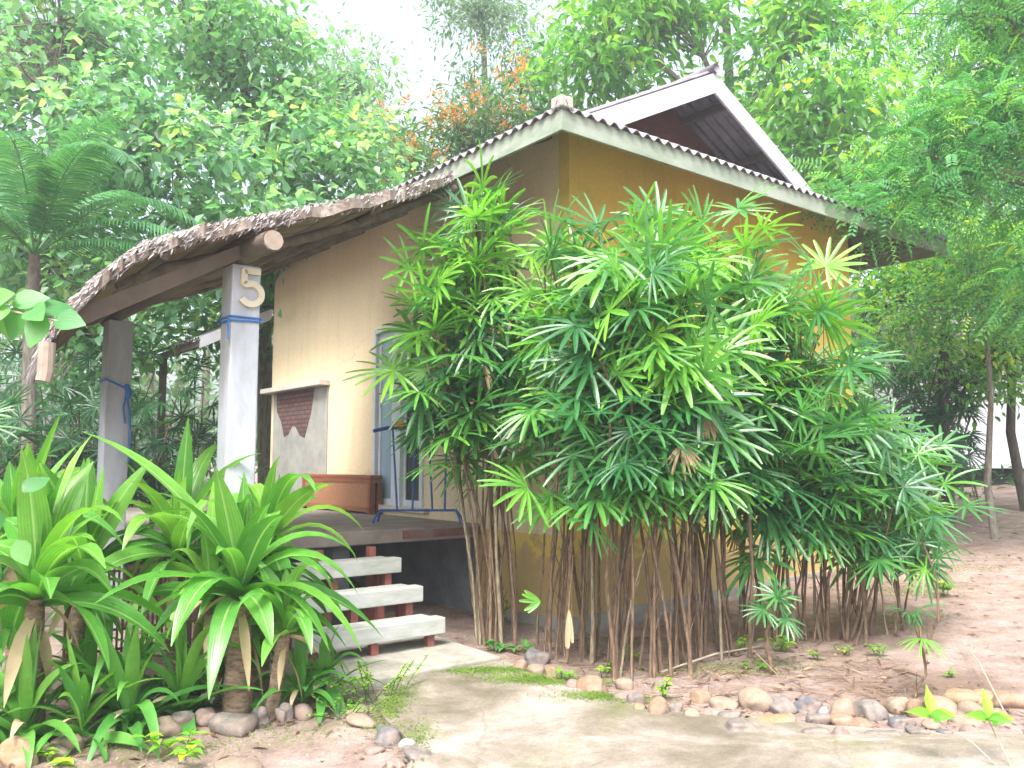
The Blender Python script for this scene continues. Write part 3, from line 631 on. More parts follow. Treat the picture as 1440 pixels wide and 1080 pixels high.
def rhapis(base, canes, label, group=None, nf=(6, 9), Rf=(.31, .45), toneb=.3, bright=.25, low=.42, mat='palm', cane_r=.0095, bias=(-.3, -1), split=True, K=6, cat='palm', petl=(.18, .42)):
    """canes: (dx,dy, topx,topy,topz) relative to base"""
    bx, by = base; bz = float(hgt(bx, by)); t = thing('lady_palm', (bx, by, bz), label, cat, group=group)
    fo = MB(); allc = MB(); hubs = []; ds = []; ns = []; rs = []; tn = []
    bias = unit(np.array([*bias, 0.]))
    for ci, (dx, dy, tx, ty, tz) in enumerate(canes):
        s = np.linspace(0, 1, 9); bend = rng.normal(size=2)*.05
        c = np.column_stack([dx+(tx-dx)*s**1.5+bend[0]*np.sin(s*3.1)+.008*rng.normal(size=9), dy+(ty-dy)*s**1.5+bend[1]*np.sin(s*3.1)+.008*rng.normal(size=9), -.08+(tz+.08)*s])
        mb = MB() if split else allc
        mb.tube(c, np.linspace(1.25, .8, 9)*cane_r*rng.uniform(.6, 1.4), 6, jitter=.2)
        # fibrous leaf sheaths
        kk = 7; si = rng.uniform(.1, .8, kk); cp = np.stack([np.interp(si, s, c[:, q]) for q in range(3)], 1)
        mb.blades(cp, np.column_stack([rng.normal(size=(kk, 2))*.25, np.ones(kk)]), rdir(kk), rng.uniform(.05, .16, kk), .012, -.0, 2, np.array([1, .7, .1]), .3)
        if split: mb.build('cane', M['cane'] if rng.random() < .85 else M['canelight'], t, smooth=True)
        n_ = rng.integers(*nf); f = np.linspace(low, 1, n_) + rng.normal(size=n_)*.02; f = np.clip(f, 0, 1)
        az = rng.uniform(0, 6.28) + np.arange(n_)*2.4 + rng.normal(size=n_)*.3
        for q in range(n_):
            o = np.array([np.interp(f[q], s, c[:, k]) for k in range(3)])
            h = np.array([math.cos(az[q]), math.sin(az[q]), 0]) + bias*rng.uniform(.0, .7); h /= np.linalg.norm(h)+1e-9
            el = R(rng.uniform(15, 50) if f[q] < .9 else rng.uniform(35, 80))
            pd_ = h*math.cos(el) + np.array([0, 0, math.sin(el)]); L_ = rng.uniform(*petl)
            hub = o + pd_*L_ + np.array([0, 0, -.05*L_])
            fo.tube([o, o + pd_*L_*.55 + np.array([0, 0, .01]), hub], [.0045, .0035, .003], 4, tone=rng.random(), mi=1)
            el2 = el - R(rng.uniform(0, 45) if f[q] > .8 else rng.uniform(25, 70)); dd_ = h*math.cos(el2) + np.array([0, 0, math.sin(el2)])
            nn = np.array([0, 0, 1.]) + bias*rng.uniform(.2, 1.3) + rng.normal(size=3)*.25; nn -= dd_*nn.dot(dd_); nn /= np.linalg.norm(nn)
            hubs.append(hub); ds.append(dd_); ns.append(nn); rs.append(rng.uniform(*Rf)*(1 if f[q] > .3 else .9))
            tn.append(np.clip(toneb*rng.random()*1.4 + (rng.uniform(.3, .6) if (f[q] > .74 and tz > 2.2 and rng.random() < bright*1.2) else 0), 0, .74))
    hubs, ds, ns, rs, tn = map(np.array, (hubs, ds, ns, rs, tn)); dead = (rng.random(len(hubs)) < .045) & (hubs[:, 2] < np.median(hubs[:, 2]))
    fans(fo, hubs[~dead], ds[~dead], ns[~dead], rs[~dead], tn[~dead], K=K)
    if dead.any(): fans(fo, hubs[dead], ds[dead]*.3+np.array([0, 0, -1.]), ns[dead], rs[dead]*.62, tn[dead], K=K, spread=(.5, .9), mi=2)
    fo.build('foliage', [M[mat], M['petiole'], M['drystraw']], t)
    if not split: allc.build('canes', M['cane'], t, smooth=True)
    return t
def px(x, y, d):          # a point of the yard seen while surveying it: lateral offset and height at distance d
    th_ = R(5.3078); cx = (x-720)/1184; cz = -(y-540)/1184
    Yd = math.cos(th_) - cz*math.sin(th_); Zd = math.sin(th_) + cz*math.cos(th_)
    return np.array([cx/Yd*d, d, 1.5 + Zd/Yd*d])
def gpx(x, y, z=0.):
    p = px(x, y, 1.); k = (z-1.5)/(p[2]-1.5); q = px(x, y, k); q[2] = hgt(q[0], q[1]); return q
def canes_for(base, specs):
    """specs: (n, footprint rx, ry, top offset x, y, spread x, y, z0, z1)"""
    out = []
    for n_, rx, ry, ox, oy, sx, sy, z0, z1 in specs:
        for _ in range(n_):
            out.append((rng.uniform(-rx, rx), rng.uniform(-ry, ry), ox+rng.uniform(-sx, sx), oy+rng.uniform(-sy, sy), rng.uniform(z0, z1)))
    return out
GRP = 'lady palms in the tall clump in front of the bungalow'
clumps = [
 ((-.12, 7.2), [(6, .18, .22, -.45, -.5, .22, .2, 2.4, 2.9), (12, .2, .25, .0, -.35, .34, .2, 2.9, 3.6), (2, .2, .2, -.05, -.45, .2, .2, 1.9, 2.3)], 'lady palm at the left of the big clump, reaching highest over the porch edge', .58),
 ((.42, 6.7), [(14, .25, .25, .12, -.3, .4, .22, 2.6, 3.2), (5, .25, .2, 0, -.35, .4, .2, 2.0, 2.4)], 'lady palm just right of the leftmost canes, before the house corner', .54),
 ((.98, 6.15), [(16, .32, .2, -.05, -.3, .45, .25, 2.25, 2.85), (7, .32, .2, 0, -.35, .45, .2, 1.75, 2.2)], 'lady palm in the middle of the big clump with dense dark canes near the stones', .54),
 ((1.5, 6.7), [(18, .3, .25, .0, -.2, .45, .25, 2.7, 3.3), (5, .3, .2, .1, -.5, .4, .2, 1.8, 2.3)], 'tall lady palm right of the middle before the ochre side wall, crown with yellow-green fans', .50),
 ((2.1, 7.0), [(13, .32, .2, .1, -.3, .42, .22, 2.1, 2.75), (5, .3, .2, .0, -.5, .4, .2, 1.5, 2.0)], 'lady palm between the tall crown and the lower right shoulder of the clump', .48),
 ((2.6, 6.95), [(9, .2, .2, .1, -.2, .3, .25, 1.5, 2.1), (4, .2, .2, .1, -.4, .3, .2, 1.2, 1.5)], 'lady palm on the right shoulder of the clump with a pair of slanting canes', .50),
 ((3.1, 7.2), [(9, .25, .25, .05, -.1, .3, .25, 1.05, 1.5)], 'low lady palm at the right end of the clump', .45),
]
for base, sp, lab, low in clumps:
    rhapis(base, canes_for(base, sp), lab, GRP, low=low, nf=(7, 10), bright=.5, toneb=.45, Rf=(.31, .44) if base[0] < 2.4 else (.26, .36))
# lone saplings at the right
for bx_, by_, tz_, lab in ((2.50, 5.5, .50, 'thin palm sapling standing alone behind the edging stones on the right'), (1.86, 6.1, .50, 'bright small palm seedling on short exposed roots right of the canes'), (3.05, 6.45, .85, 'slender leaning palm stem between clump and bare ground')):
    rhapis((bx_, by_), [(0, 0, .04, -.02, tz_)], lab, 'palm saplings beside the clump', nf=(4, 5), Rf=(.16, .24), low=.75, toneb=.6, petl=(.05, .12), cane_r=.013)
# dark palms behind the porch and at the far right
for k, ((u, v), hz, lab) in enumerate([((-1.5, 8.3), 2.9, 'dark lady palm beyond the porch, nearest the numbered post'), ((-2.5, 8.0), 2.6, 'dark lady palm beyond the porch, midway between the two posts'), ((-3.6, 7.4), 2.8, 'dark lady palm beyond the porch, behind the far post'),
        ((-4.0, 5.4), 2.3, 'dark lady palm left of the far porch post'), ((-4.5, 3.6), 1.8, 'lady palm with pale fans at the left edge below the thatch'), ((-2.0, 9.6), 3.6, 'tall lady palm rising behind the palms beyond the porch'), ((-.4, 9.9), 3.1, 'lady palm glimpsed between numbered post and wall'), ((-3.2, 9.2), 3.4, 'dark lady palm filling the gap right of the far post'), ((-4.6, 7.0), 3.0, 'dark lady palm beneath the feather palm'), ((-5.2, 5.0), 2.6, 'dark lady palm at the left edge beyond the porch')]):
    p_ = W(u, v); rhapis((p_[0], p_[1]), canes_for(None, [(9, .5, .35, .1, -.2, .8, .4, hz*.6, hz), (6, .5, .3, .1, -.3, .8, .4, hz*.25, hz*.6)]), lab, 'lady palms behind the porch', mat='palmshade' if k not in (4,) else 'palm', toneb=.3, bright=.1, split=True, nf=(5, 8), K=4, Rf=(.28, .4))
for k, ((x, y), hz, lab) in enumerate([((6.3, 13.6), 2.9, 'dark lady palm in deep shade left of the thin trees at right'), ((7.5, 14.4), 3.0, 'dark lady palm in front of the white building'), ((5.2, 12.9), 2.4, 'dark lady palm beside the far end of the side wall')]):
    rhapis((x, y), canes_for(None, [(10, .5, .4, 0, 0, .9, .4, hz*.55, hz)]), lab, 'dark palms at the right', mat='palmshade', toneb=.2, bright=.05, nf=(6, 9), K=4, low=.35, Rf=(.28, .42))

# ---- trees
def tree(name, base, trunk, blobs, mat, label, ncl, npl, L, Wd, prof=P_LEAF, droop=.5, K=3, rcl=.4, tr=.14, barkm='bark', compound=False, group='trees round the bungalow', tone=.5, flower=None, twigs=True, flat=.6, fold=.15, cat='tree'):
    bx, by = base; bz = float(hgt(bx, by)); root = thing(name, (bx, by, bz), label, cat, group=group)
    O = np.array([bx, by, bz]); tp = np.array(trunk, float) - O
    tb_ = MB(); tb_.tube(tp, np.linspace(1.0, .45, len(tp))*tr, 9, jitter=.05)
    cr = MB(); cents = []; tones = []
    for (cx, cy, cz, rx, ry, rz, w_) in blobs:
        c0 = np.array([cx, cy, cz]) - O
        i0 = np.argmin(np.linalg.norm(tp - c0 - np.array([0, 0, -rz]), axis=1)); s0 = tp[i0]
        mid = s0*.5 + c0*.5 + np.array([0, 0, .12*np.linalg.norm(c0-s0)]) + rng.normal(size=3)*.1
        ln_ = np.array([s0, s0*.75+mid*.25+rng.normal(size=3)*.04, mid, mid*.4+c0*.6+rng.normal(size=3)*.06, c0 + rng.normal(size=3)*.1])
        tb_.tube(ln_, np.linspace(.5, .16, 5)*tr, 6, jitter=.06)
        n_ = max(3, int(ncl*w_)); v = rdir(n_)*(rng.random(n_)**(1/2.4))[:, None]*np.array([rx, ry, rz])
        # lumpy outline
        v *= (1 + .28*np.sin(v[:, :1]*3/rx + v[:, 2:]*4/rz + cx*3))
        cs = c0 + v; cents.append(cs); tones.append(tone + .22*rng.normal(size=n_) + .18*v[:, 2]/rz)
        if twigs:
            for q in range(0, n_):
                a_ = ln_[2 + rng.integers(0, 3)]
                if np.linalg.norm(cs[q]-a_) > .35: tb_.tube([a_, a_*.5+cs[q]*.5+rng.normal(size=3)*.08+np.array([0, 0, .06]), cs[q]], [.018*tr/.1*.7, .010*tr/.1*.7+.002, .004], 4)
    C_ = np.concatenate(cents); Tn = np.concatenate(tones); m_ = len(C_)
    idx = np.repeat(np.arange(m_), npl); n_ = len(idx)
    off = rng.normal(size=(n_, 3))*np.array([1, 1, flat])*rcl*rng.uniform(.5, 1.25, m_)[idx][:, None]
    Pp = C_[idx] + off
    Dd = unit(unit(off)*.9 + rng.normal(size=(n_, 3))*.45 + np.array([0, 0, -.15]))
    Nn = unit(np.array([0, 0, 1.]) + rng.normal(size=(n_, 3))*.45)
    tn = np.clip(Tn[idx] + rng.normal(size=n_)*.13, 0, 1)
    if not compound:
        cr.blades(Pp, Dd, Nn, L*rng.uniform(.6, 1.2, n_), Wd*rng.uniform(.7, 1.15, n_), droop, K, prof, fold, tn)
    else:
        nl = compound; S_ = unit(np.cross(Dd, Nn)); Lc = L*rng.uniform(.7, 1.2, n_)
        pos = []; dr = []; tt_ = []; nn = []
        for q in range(nl):
            f = (q+1)/nl
            for sg in (-1, 1):
                pos.append(Pp + Dd*(Lc*f)[:, None] + np.array([0, 0, -1.])*(.35*Lc*f*f)[:, None]); dr.append(Dd*.45 + S_*sg + np.array([0, 0, -.25])); tt_.append(tn); nn.append(Nn)
        c = np.concatenate
        cr.blades(c(pos), c(dr), c(nn), np.tile(Lc, 2*nl)*.24, Wd, .2, K, prof, fold, c(tt_))
    mats = [M[mat]]
    if flower:
        fm, nf_, fl, fw, zmin = flower; mats.append(M[fm])
        hi = C_[C_[:, 2] > np.quantile(C_[:, 2], zmin)]; pick = hi[rng.integers(0, len(hi), nf_)] + rng.normal(size=(nf_, 3))*.22 + np.array([0, -.15, .18])
        ii = np.repeat(np.arange(nf_), 16); n2 = len(ii)
        cr.blades(pick[ii] + rng.normal(size=(n2, 3))*.09, unit(rng.normal(size=(n2, 3)) + np.array([0, 0, .5])), rdir(n2), fl*rng.uniform(.6, 1.2, n2), fw, .3, 2, P_OV, .15, rng.random(n2), mi=1)
    tb_.build('trunk', M[barkm], root, smooth=True); cr.build('crown', mats, root)
    return root
tree('broadleaf_tree', (-7.9, 13.5), [(-7.9, 13.5, -.2), (-7.7, 13.3, 3), (-7.4, 13.2, 6), (-7.0, 13, 8.5)],
     [(-7.4, 13, 8.6, 2.3, 1.8, 1.9, 1), (-5.3, 12.6, 6.4, 1.7, 1.5, 1.2, .8), (-4.2, 13, 4.9, 1.7, 1.3, .9, .6), (-7.4, 12.6, 5.6, 1.7, 1.4, 1.4, .8), (-6.6, 13.5, 3.6, 1.8, 1.2, 1.1, .5)],
     'teak', 'large heart-leaved tree filling the upper left behind the thatch', 82, 34, .20, .145, prof=P_OV, rcl=.36, tr=.17, tone=.42)
tree('broadleaf_tree', (-4.6, 16), [(-4.6, 16, -.1), (-4.7, 15.8, 4), (-4.9, 15.6, 7), (-5.2, 15.3, 9.5)],
     [(-5.6, 15, 9.6, 2.0, 1.6, 1.7, 1), (-3.5, 15, 7.0, 1.6, 1.3, 1.2, .8), (-4.6, 15.4, 8.3, 1.6, 1.3, 1.2, .7), (-2.6, 15.4, 5.6, 1.5, 1.3, 1.1, .6), (-4.3, 15, 4.9, 2, 1.3, 1.3, .6)],
     'teak', 'tall silvery-leaved tree left of the sky gap above the thatch', 78, 32, .21, .15, prof=P_OV, rcl=.38, tr=.17, tone=.5, flower=('orangefl', 4, .09, .04, .6))
tree('flowering_tree', (-.9, 18), [(-.9, 18, 0), (-.8, 17.9, 3), (-.9, 17.7, 5), (-.8, 17.6, 8)],
     [(-.7, 17.4, 8.2, 1.7, 1.5, 1.5, 1), (-1.9, 17.3, 6.8, 1.2, 1.2, 1.3, .6), (.5, 17.6, 8.0, 1.1, 1.2, 1.5, .6), (-.7, 17.2, 6.3, 1.7, 1.2, 1.3, .7), (-2.7, 17.6, 5.4, 1.1, 1.1, 1.1, .4)],
     'orangetree', 'dense round tree with orange new leaves seen over the left eave', 85, 46, .20, .06, rcl=.34, tr=.16, tone=.45, flower=('orangefl', 170, .15, .05, .2))
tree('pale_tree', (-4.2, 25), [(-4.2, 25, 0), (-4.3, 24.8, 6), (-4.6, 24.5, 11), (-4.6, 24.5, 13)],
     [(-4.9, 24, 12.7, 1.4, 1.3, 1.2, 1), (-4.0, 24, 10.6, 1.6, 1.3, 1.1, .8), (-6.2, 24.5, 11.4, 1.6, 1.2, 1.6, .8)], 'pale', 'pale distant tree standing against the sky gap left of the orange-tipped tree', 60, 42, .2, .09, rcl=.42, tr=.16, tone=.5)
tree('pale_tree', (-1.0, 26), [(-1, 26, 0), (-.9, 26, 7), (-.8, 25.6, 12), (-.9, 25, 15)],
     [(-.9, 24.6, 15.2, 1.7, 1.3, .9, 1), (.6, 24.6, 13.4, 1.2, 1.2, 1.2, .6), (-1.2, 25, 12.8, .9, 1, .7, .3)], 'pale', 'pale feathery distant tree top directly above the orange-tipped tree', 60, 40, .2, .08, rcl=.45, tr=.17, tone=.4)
tree('large_leaf_tree', (4.9, 18.5), [(4.9, 18.5, .4), (4.92, 18.4, 5), (4.95, 18.3, 9), (4.8, 18.2, 13)],
     [(1.7, 17, 10.2, 1.5, 1.4, 1.5, .9), (3.4, 17.6, 11.4, 1.6, 1.4, 1.2, .8), (6.3, 17, 10.9, 1.5, 1.3, 1.2, .8), (6.3, 16.6, 8.6, 1.3, 1.3, 1.2, .9), (3.0, 18.6, 8.6, 1.6, 1.2, 1.2, .7), (1.6, 17.6, 8.2, 1.2, 1.2, 1.1, .5), (7.2, 16.6, 7.0, 1.2, 1.2, 1.0, .6), (5.2, 19.6, 9.6, 2, 1, 1.3, .5)],
     'lime', 'tall pale-trunked tree with big lime green leaves behind the gable', 58, 30, .34, .13, rcl=.42, tr=.17, tone=.48, droop=.8, K=4)
tree('feathery_tree', (7.3, 9.6), [(7.3, 9.6, .3), (7.2, 9.6, 2.5), (6.7, 9.5, 4.5), (6.0, 9.4, 6.2), (5.6, 9.4, 7.4)],
     [(5.7, 9.3, 5.4, .95, 1.0, .8, 1.1), (6.7, 9.7, 4.1, .7, .9, .8, .6), (5.75, 9.4, 6.9, 1.2, 1.2, .8, 1.1), (4.25, 9.05, 4.42, .75, .45, .26, .35), (4.75, 9.1, 4.95, .6, .5, .4, .4), (7.0, 9.8, 5.6, 1.1, 1, 1.3, .7), (5.9, 9.3, 3.5, .5, .5, .35, .3)],
     'feather', 'feathery tree leaning in from the right edge over the far eave', 50, 17, .30, .030, prof=P_OV, rcl=.26, tr=.12, tone=.48, compound=7, K=2)
tree('thin_tree', (6.58, 11.58), [(6.58, 11.58, .2), (6.50, 11.6, 1.2), (6.62, 11.6, 2.4), (6.66, 11.7, 3.4)],
     [(6.9, 11.8, 3.7, .9, .8, .75, 1), (5.9, 12, 3.55, .8, .7, .6, .8), (6.5, 11.7, 4.5, .9, .8, .5, .7)], 'feather', 'thin bare-stemmed small tree standing on open dirt at right', 45, 46, .10, .045, prof=P_OV, rcl=.26, tr=.055, tone=.6)
tree('thin_tree', (6.9, 13.4), [(6.9, 13.4, .3), (6.85, 13.4, 2), (6.95, 13.3, 4), (6.9, 13.2, 5)],
     [(6.9, 13.2, 4.6, 1.2, .9, .9, 1), (8.2, 13.4, 4.4, 1.2, .9, 1.0, 1), (7.9, 13.5, 3.1, 1.3, .7, .55, 1), (5.9, 13.4, 4.0, .8, .8, .8, .6)], 'lime', 'dark-trunked tree just left of the thin bare-stemmed one', 60, 34, .16, .08, rcl=.32, tr=.11, barkm='barkdark', tone=.5)
tree('thin_tree', (8.6, 14.2), [(8.6, 14.2, .6), (8.4, 14.2, 2), (8.5, 14.1, 4), (8.8, 14, 5)],
     [(9.2, 14, 5.4, 1.4, .9, 1.2, 1), (8.0, 14.4, 6.4, 1.3, .9, 1.1, .8)], 'feather', 'slim tree at the right edge before the white building', 60, 50, .11, .05, prof=P_OV, rcl=.34, tr=.09, barkm='barkdark', tone=.5)
tree('broadleaf_tree', (10.5, 21), [(10.5, 21, 1), (10.4, 21, 5), (10, 20.8, 9)],
     [(10.3, 20.6, 9.2, 2.4, 1.6, 2.6, 1), (7.2, 21, 8, 1.6, 1.4, 1.6, .5), (12, 20, 12, 2.4, 1.6, 2, .7)], 'lime', 'big leafy tree far back at right above the white building', 90, 34, .24, .11, rcl=.5, tr=.2, tone=.4)
tree('broadleaf_tree', (-10.5, 15.5), [(-10.5, 15.5, 0), (-10.4, 15.5, 4), (-10, 15.3, 8)],
     [(-10, 15, 8.5, 2.4, 1.6, 2.4, 1), (-8.6, 15.3, 5, 2.2, 1.4, 1.8, .8), (-11, 14, 4.5, 1.6, 1.4, 2, .6)], 'teak', 'dark broad tree at the far left behind the feather palm', 80, 30, .22, .14, prof=P_OV, rcl=.42, tr=.18, tone=.25)

# feather palm at the left
def feather_palm(base, hz, fronds, label):
    bx, by = base; t = thing('feather_palm', (bx, by, float(hgt(bx, by))), label, 'palm')
    MB().tube([(0, 0, -.2), (.05, 0, hz*.4), (-.02, .03, hz*.8), (0, 0, hz)], [.10, .08, .075, .06], 10, jitter=.04).build('trunk', M['bark'], t, smooth=True)
    for az, el, L_, dr_, dist in fronds:
        h = np.array([math.cos(R(az)), math.sin(R(az)), 0]); fr = MB(); k = 24; p = np.array([0, 0, hz]) ; pts = [p.copy()]; dirs = []
        for q in range(k):
            f = q/k; d = h*math.cos(R(el)) + np.array([0, 0, math.sin(R(el)) - dr_*f**1.4]); d /= np.linalg.norm(d); p = p + d*L_/k; pts.append(p.copy()); dirs.append(d)
        pts = np.array(pts); dirs = np.array(dirs + [dirs[-1]])
        fr.tube(pts, np.linspace(.016, .004, k+1), 5, tone=.7)
        f = np.linspace(.14, 1, 44); P_ = np.stack([np.interp(f, np.linspace(0, 1, k+1), pts[:, a]) for a in range(3)], 1); D_ = np.stack([np.interp(f, np.linspace(0, 1, k+1), dirs[:, a]) for a in range(3)], 1)
        sd = unit(np.cross(D_, np.array([0, 0, 1.]))); up = np.cross(sd, D_)
        for sg in (-1, 1):
            fr.blades(P_, D_*.75 + sd*sg*1.0 + up*.25, up, (.46*np.sin(np.clip(f, .1, .97)*3.0)**.6+.05)*rng.uniform(.8, 1.15, 44), .036, 1.1, 5, P_LEAF, .2, np.clip(.45+rng.normal(size=44)*.15, 0, 1))
        fr.build('frond', M['areca'], t)
feather_palm((-5.55, 9.6), 3.9, [(-15, 72, 1.9, .9, 0), (0, 45, 2.3, 1.5, 0), (-12, 28, 2.3, 1.3, 0), (-30, 62, 2.2, 1.4, 0), (-40, 55, 1.9, 1.0, 0), (-75, 60, 1.7, 1.0, 0), (-130, 50, 1.8, 1.2, 0), (150, 65, 1.9, 1.0, 0), (-10, 15, 1.9, .9, 0), (-100, 30, 1.6, .9, 0), (60, 60, 1.8, 1., 0), (190, 30, 1.8, 1.1, 0)], 'feather palm with arching fronds above the left end of the thatch')

# ---- broad strap leaved plants
def rosette(mb, c, n_, L, Wd, el=(18, 84), dr=(.75, 1.7), tone=.58, K=10, prof=P_STRAP, fold=.16, az0=0, mi=0):
    i = np.arange(n_); az = az0 + i*2.3999 + rng.normal(size=n_)*.25; f = i/max(1, n_-1)
    e = np.radians(el[0] + (el[1]-el[0])*f + rng.normal(size=n_)*11)
    D = np.column_stack([np.cos(az)*np.cos(e), np.sin(az)*np.cos(e), np.sin(e)]); Nn = np.column_stack([-np.cos(az)*np.sin(e), -np.sin(az)*np.sin(e), np.cos(e)]) + rng.normal(size=(n_, 3))*.4
    LL = L*rng.uniform(.6, 1.15, n_)*(1-.25*f**4)
    mb.blades(np.array(c) + D*.02 + np.column_stack([np.zeros((n_, 2)), (f-.5)*.14]), D, Nn, LL, Wd*rng.uniform(.75, 1.1, n_), dr[1]+(dr[0]-dr[1])*f + rng.normal(size=n_)*.4, K, prof, fold, np.clip(tone+.35*(f-.5)+rng.normal(size=n_)*.15, 0, 1), mi)
def strap_plant(base, stems, label, name='strap_leaf_plant', mat='dracaena', group='broad strap-leaved plants at the left of the path', trm='dtrunk'):
    """stems: (foot dx,dy, head dx,dy,z, trunk radius, n leaves, length, width)"""
    bx, by = base; t = thing(name, (bx, by, float(hgt(bx, by))), label, 'plant', group=group)
    for dx, dy, hx, hy, hz, r, n_, L, Wd in stems:
        if r:
            s = np.linspace(0, 1, 9); MB().tube(np.column_stack([dx+(hx-dx)*s, dy+(hy-dy)*s+.015*np.sin(s*5), -.1+(hz+.08)*s]), r*(1.15-.35*s)*(1+.06*rng.normal(size=9)), 10, jitter=.06).build('trunk', M[trm], t, smooth=True)
        f = MB(); rosette(f, (hx, hy, hz), n_, L, Wd)
        if r: rosette(f, (hx, hy, hz-.08), 5, L*.55, Wd*.45, el=(-45, -10), dr=(1.5, 2.5), mi=1)
        else: rosette(f, (hx, hy, hz), 3, L*.6, Wd*.6, el=(0, 20), dr=(1, 2), mi=1)
        f.build('leaves', [M[mat], M['drystraw']], t, smooth=True)
    return t
strap_plant((-1.63, 5.17), [(0, 0, 0, -.03, .72, .085, 36, .88, .16), (-.2, .12, -.28, .25, .66, .05, 22, .78, .14)], 'strap-leaved plant on a thick peeling trunk with two heads of broad leaves')
strap_plant((-1.44, 5.10), [(0, 0, .10, .0, .52, .042, 15, .48, .11)], 'smaller strap-leaved plant on a slanting slim trunk nearest the steps')
strap_plant((-2.62, 4.72), [(0, 0, .02, -.02, .78, .06, 32, .86, .165)], 'big strap-leaved plant in the left corner, nearest the camera')
strap_plant((-3.15, 5.45), [(0, 0, 0, 0, 1.0, .06, 28, .86, .155), (.4, 0, .42, 0, .8, .05, 22, .8, .15)], 'strap-leaved plant at the left edge, behind the corner one')
strap_plant((-2.25, 5.75), [(0, 0, 0, 0, .9, .06, 28, .86, .15)], 'strap-leaved plant before the dark lattice, below the far post')
strap_plant((-1.66, 5.65), [(0, 0, .05, -.05, .92, .055, 28, .74, .145)], 'strap-leaved plant whose leaves cross the lower end of the near post')
for (x, y), L, n_, lab in (((-2.12, 4.82), .62, 16, 'low rosette of narrow arching leaves left of the variegated plant'), ((-2.55, 4.55), .6, 16, 'low rosette of narrow leaves behind the large tan stone'), ((-1.95, 5.1), .75, 14, 'narrow-leaved rosette close to the thick peeling trunk'), ((-2.95, 4.85), .7, 16, 'narrow-leaved rosette at the left edge of the bed'), ((-1.18, 5.45), .45, 14, 'grassy rosette before the left end of the steps'), ((-2.6, 5.3), .75, 16, 'narrow-leaved rosette in shade behind the left bed'), ((-2.3, 5.15), .8, 16, 'narrow-leaved rosette midway along the back of the left bed'), ((-1.85, 5.5), .7, 16, 'narrow-leaved rosette in shade behind the thick trunk'), ((-2.85, 4.45), .6, 14, 'narrow-leaved rosette in the bottom left corner'), ((-2.3, 4.65), .5, 14, 'narrow-leaved rosette hanging over the grey and tan stones'), ((-1.28, 5.25), .4, 12, 'small rosette between slanting trunk and steps')):
    strap_plant((x, y), [(0, 0, 0, 0, .06, 0, n_+8, L*1.05, .075)], lab, 'lily_rosette', 'crinum', 'narrow-leaved rosettes in the left bed')
# the one long leaf arching far out to the upper left
lf = MB(); lf.blades([(-1.75, 5.2, .95)], [(-.62, -.15, .95)], [(0, -.3, 1)], [1.12], [.11], [.6], 12, P_STRAP, .2, [.7]); 
b_ = lf.build('long_leaf', M['dracaena'], None, smooth=True); o = [q for q in bpy.data.objects if q.name == 'strap_leaf_plant'][0]; b_.parent = o; b_.location = -np.array(o.location)
# yellowing cut leaf stub
yl = MB(); yl.tube([(-.12, -.12, .60), (-.04, -.1, .565), (.03, -.06, .54)], [.018, .022, .02], 7); b_ = yl.build('yellow_stub', M['yellow'], o)

def weed(p, n_, L, Wd, label, name='weed', mat='weed', stems=3, hz=.1, group=None, prof=P_OV, tone=.5, cat='plant', sp=.05):
    t = thing(name, (p[0], p[1], float(hgt(p[0], p[1]))), label, cat, group=group); b = MB(); s_ = MB()
    for k in range(stems):
        o = np.array([*(rng.normal(size=2)*sp*.5), 0]); tip = o + np.array([*(rng.normal(size=2)*sp*1.3), hz*rng.uniform(.6, 1.15)])
        s_.tube([o - [0, 0, .03], o*.5+tip*.5+rng.normal(size=3)*.004, tip], [.004, .003, .002], 4)
        az = np.arange(n_)*2.4 + k; el = rng.uniform(.1, .9, n_); f = np.linspace(.45, 1, n_)[:, None]
        b.blades(o + (tip-o)*f, np.column_stack([np.cos(az), np.sin(az), el]), (0, 0, 1), L*rng.uniform(.7, 1.1, n_), Wd, .8, 4, prof, .15, np.clip(tone+rng.normal(size=n_)*.2, 0, 1))
    s_.build('stem', M['petiole'], t); b.build('leaves', M[mat], t); return t
weed(gpx(222, 1000), 9, .13, .045, 'small plant with cream-edged leaves between the left rosettes', 'variegated_plant', 'variegated', 4, .16, sp=.07)
weed(gpx(262, 1000), 7, .11, .055, 'grey-green leafy plant right of the cream-edged one', 'grey_plant', 'greyleaf', 4, .17, sp=.08)
weed(gpx(300, 985), 6, .09, .05, 'small grey-green plant against the thick trunk', 'grey_plant', 'greyleaf', 3, .14, sp=.06)
weed(gpx(255, 1068), 8, .13, .05, 'yellow-green weed at the bottom edge of the left bed', tone=.65, stems=3, hz=.12, sp=.09)
weed(gpx(75, 1078), 7, .09, .04, 'bright little weed beside the large tan stone', tone=.8, stems=2, hz=.07)
weed(gpx(525, 985), 16, .035, .025, 'airy yellow-green weed beside the landing slab', tone=.75, stems=12, hz=.24, sp=.14)
weed(gpx(478, 1010), 12, .03, .02, 'low airy weed left of the path', tone=.6, stems=9, hz=.13, sp=.12)
weed(gpx(452, 905), 6, .14, .07, 'broad dark leafed weed under the lowest step', mat='round', tone=.2, stems=3, hz=.18, sp=.08)
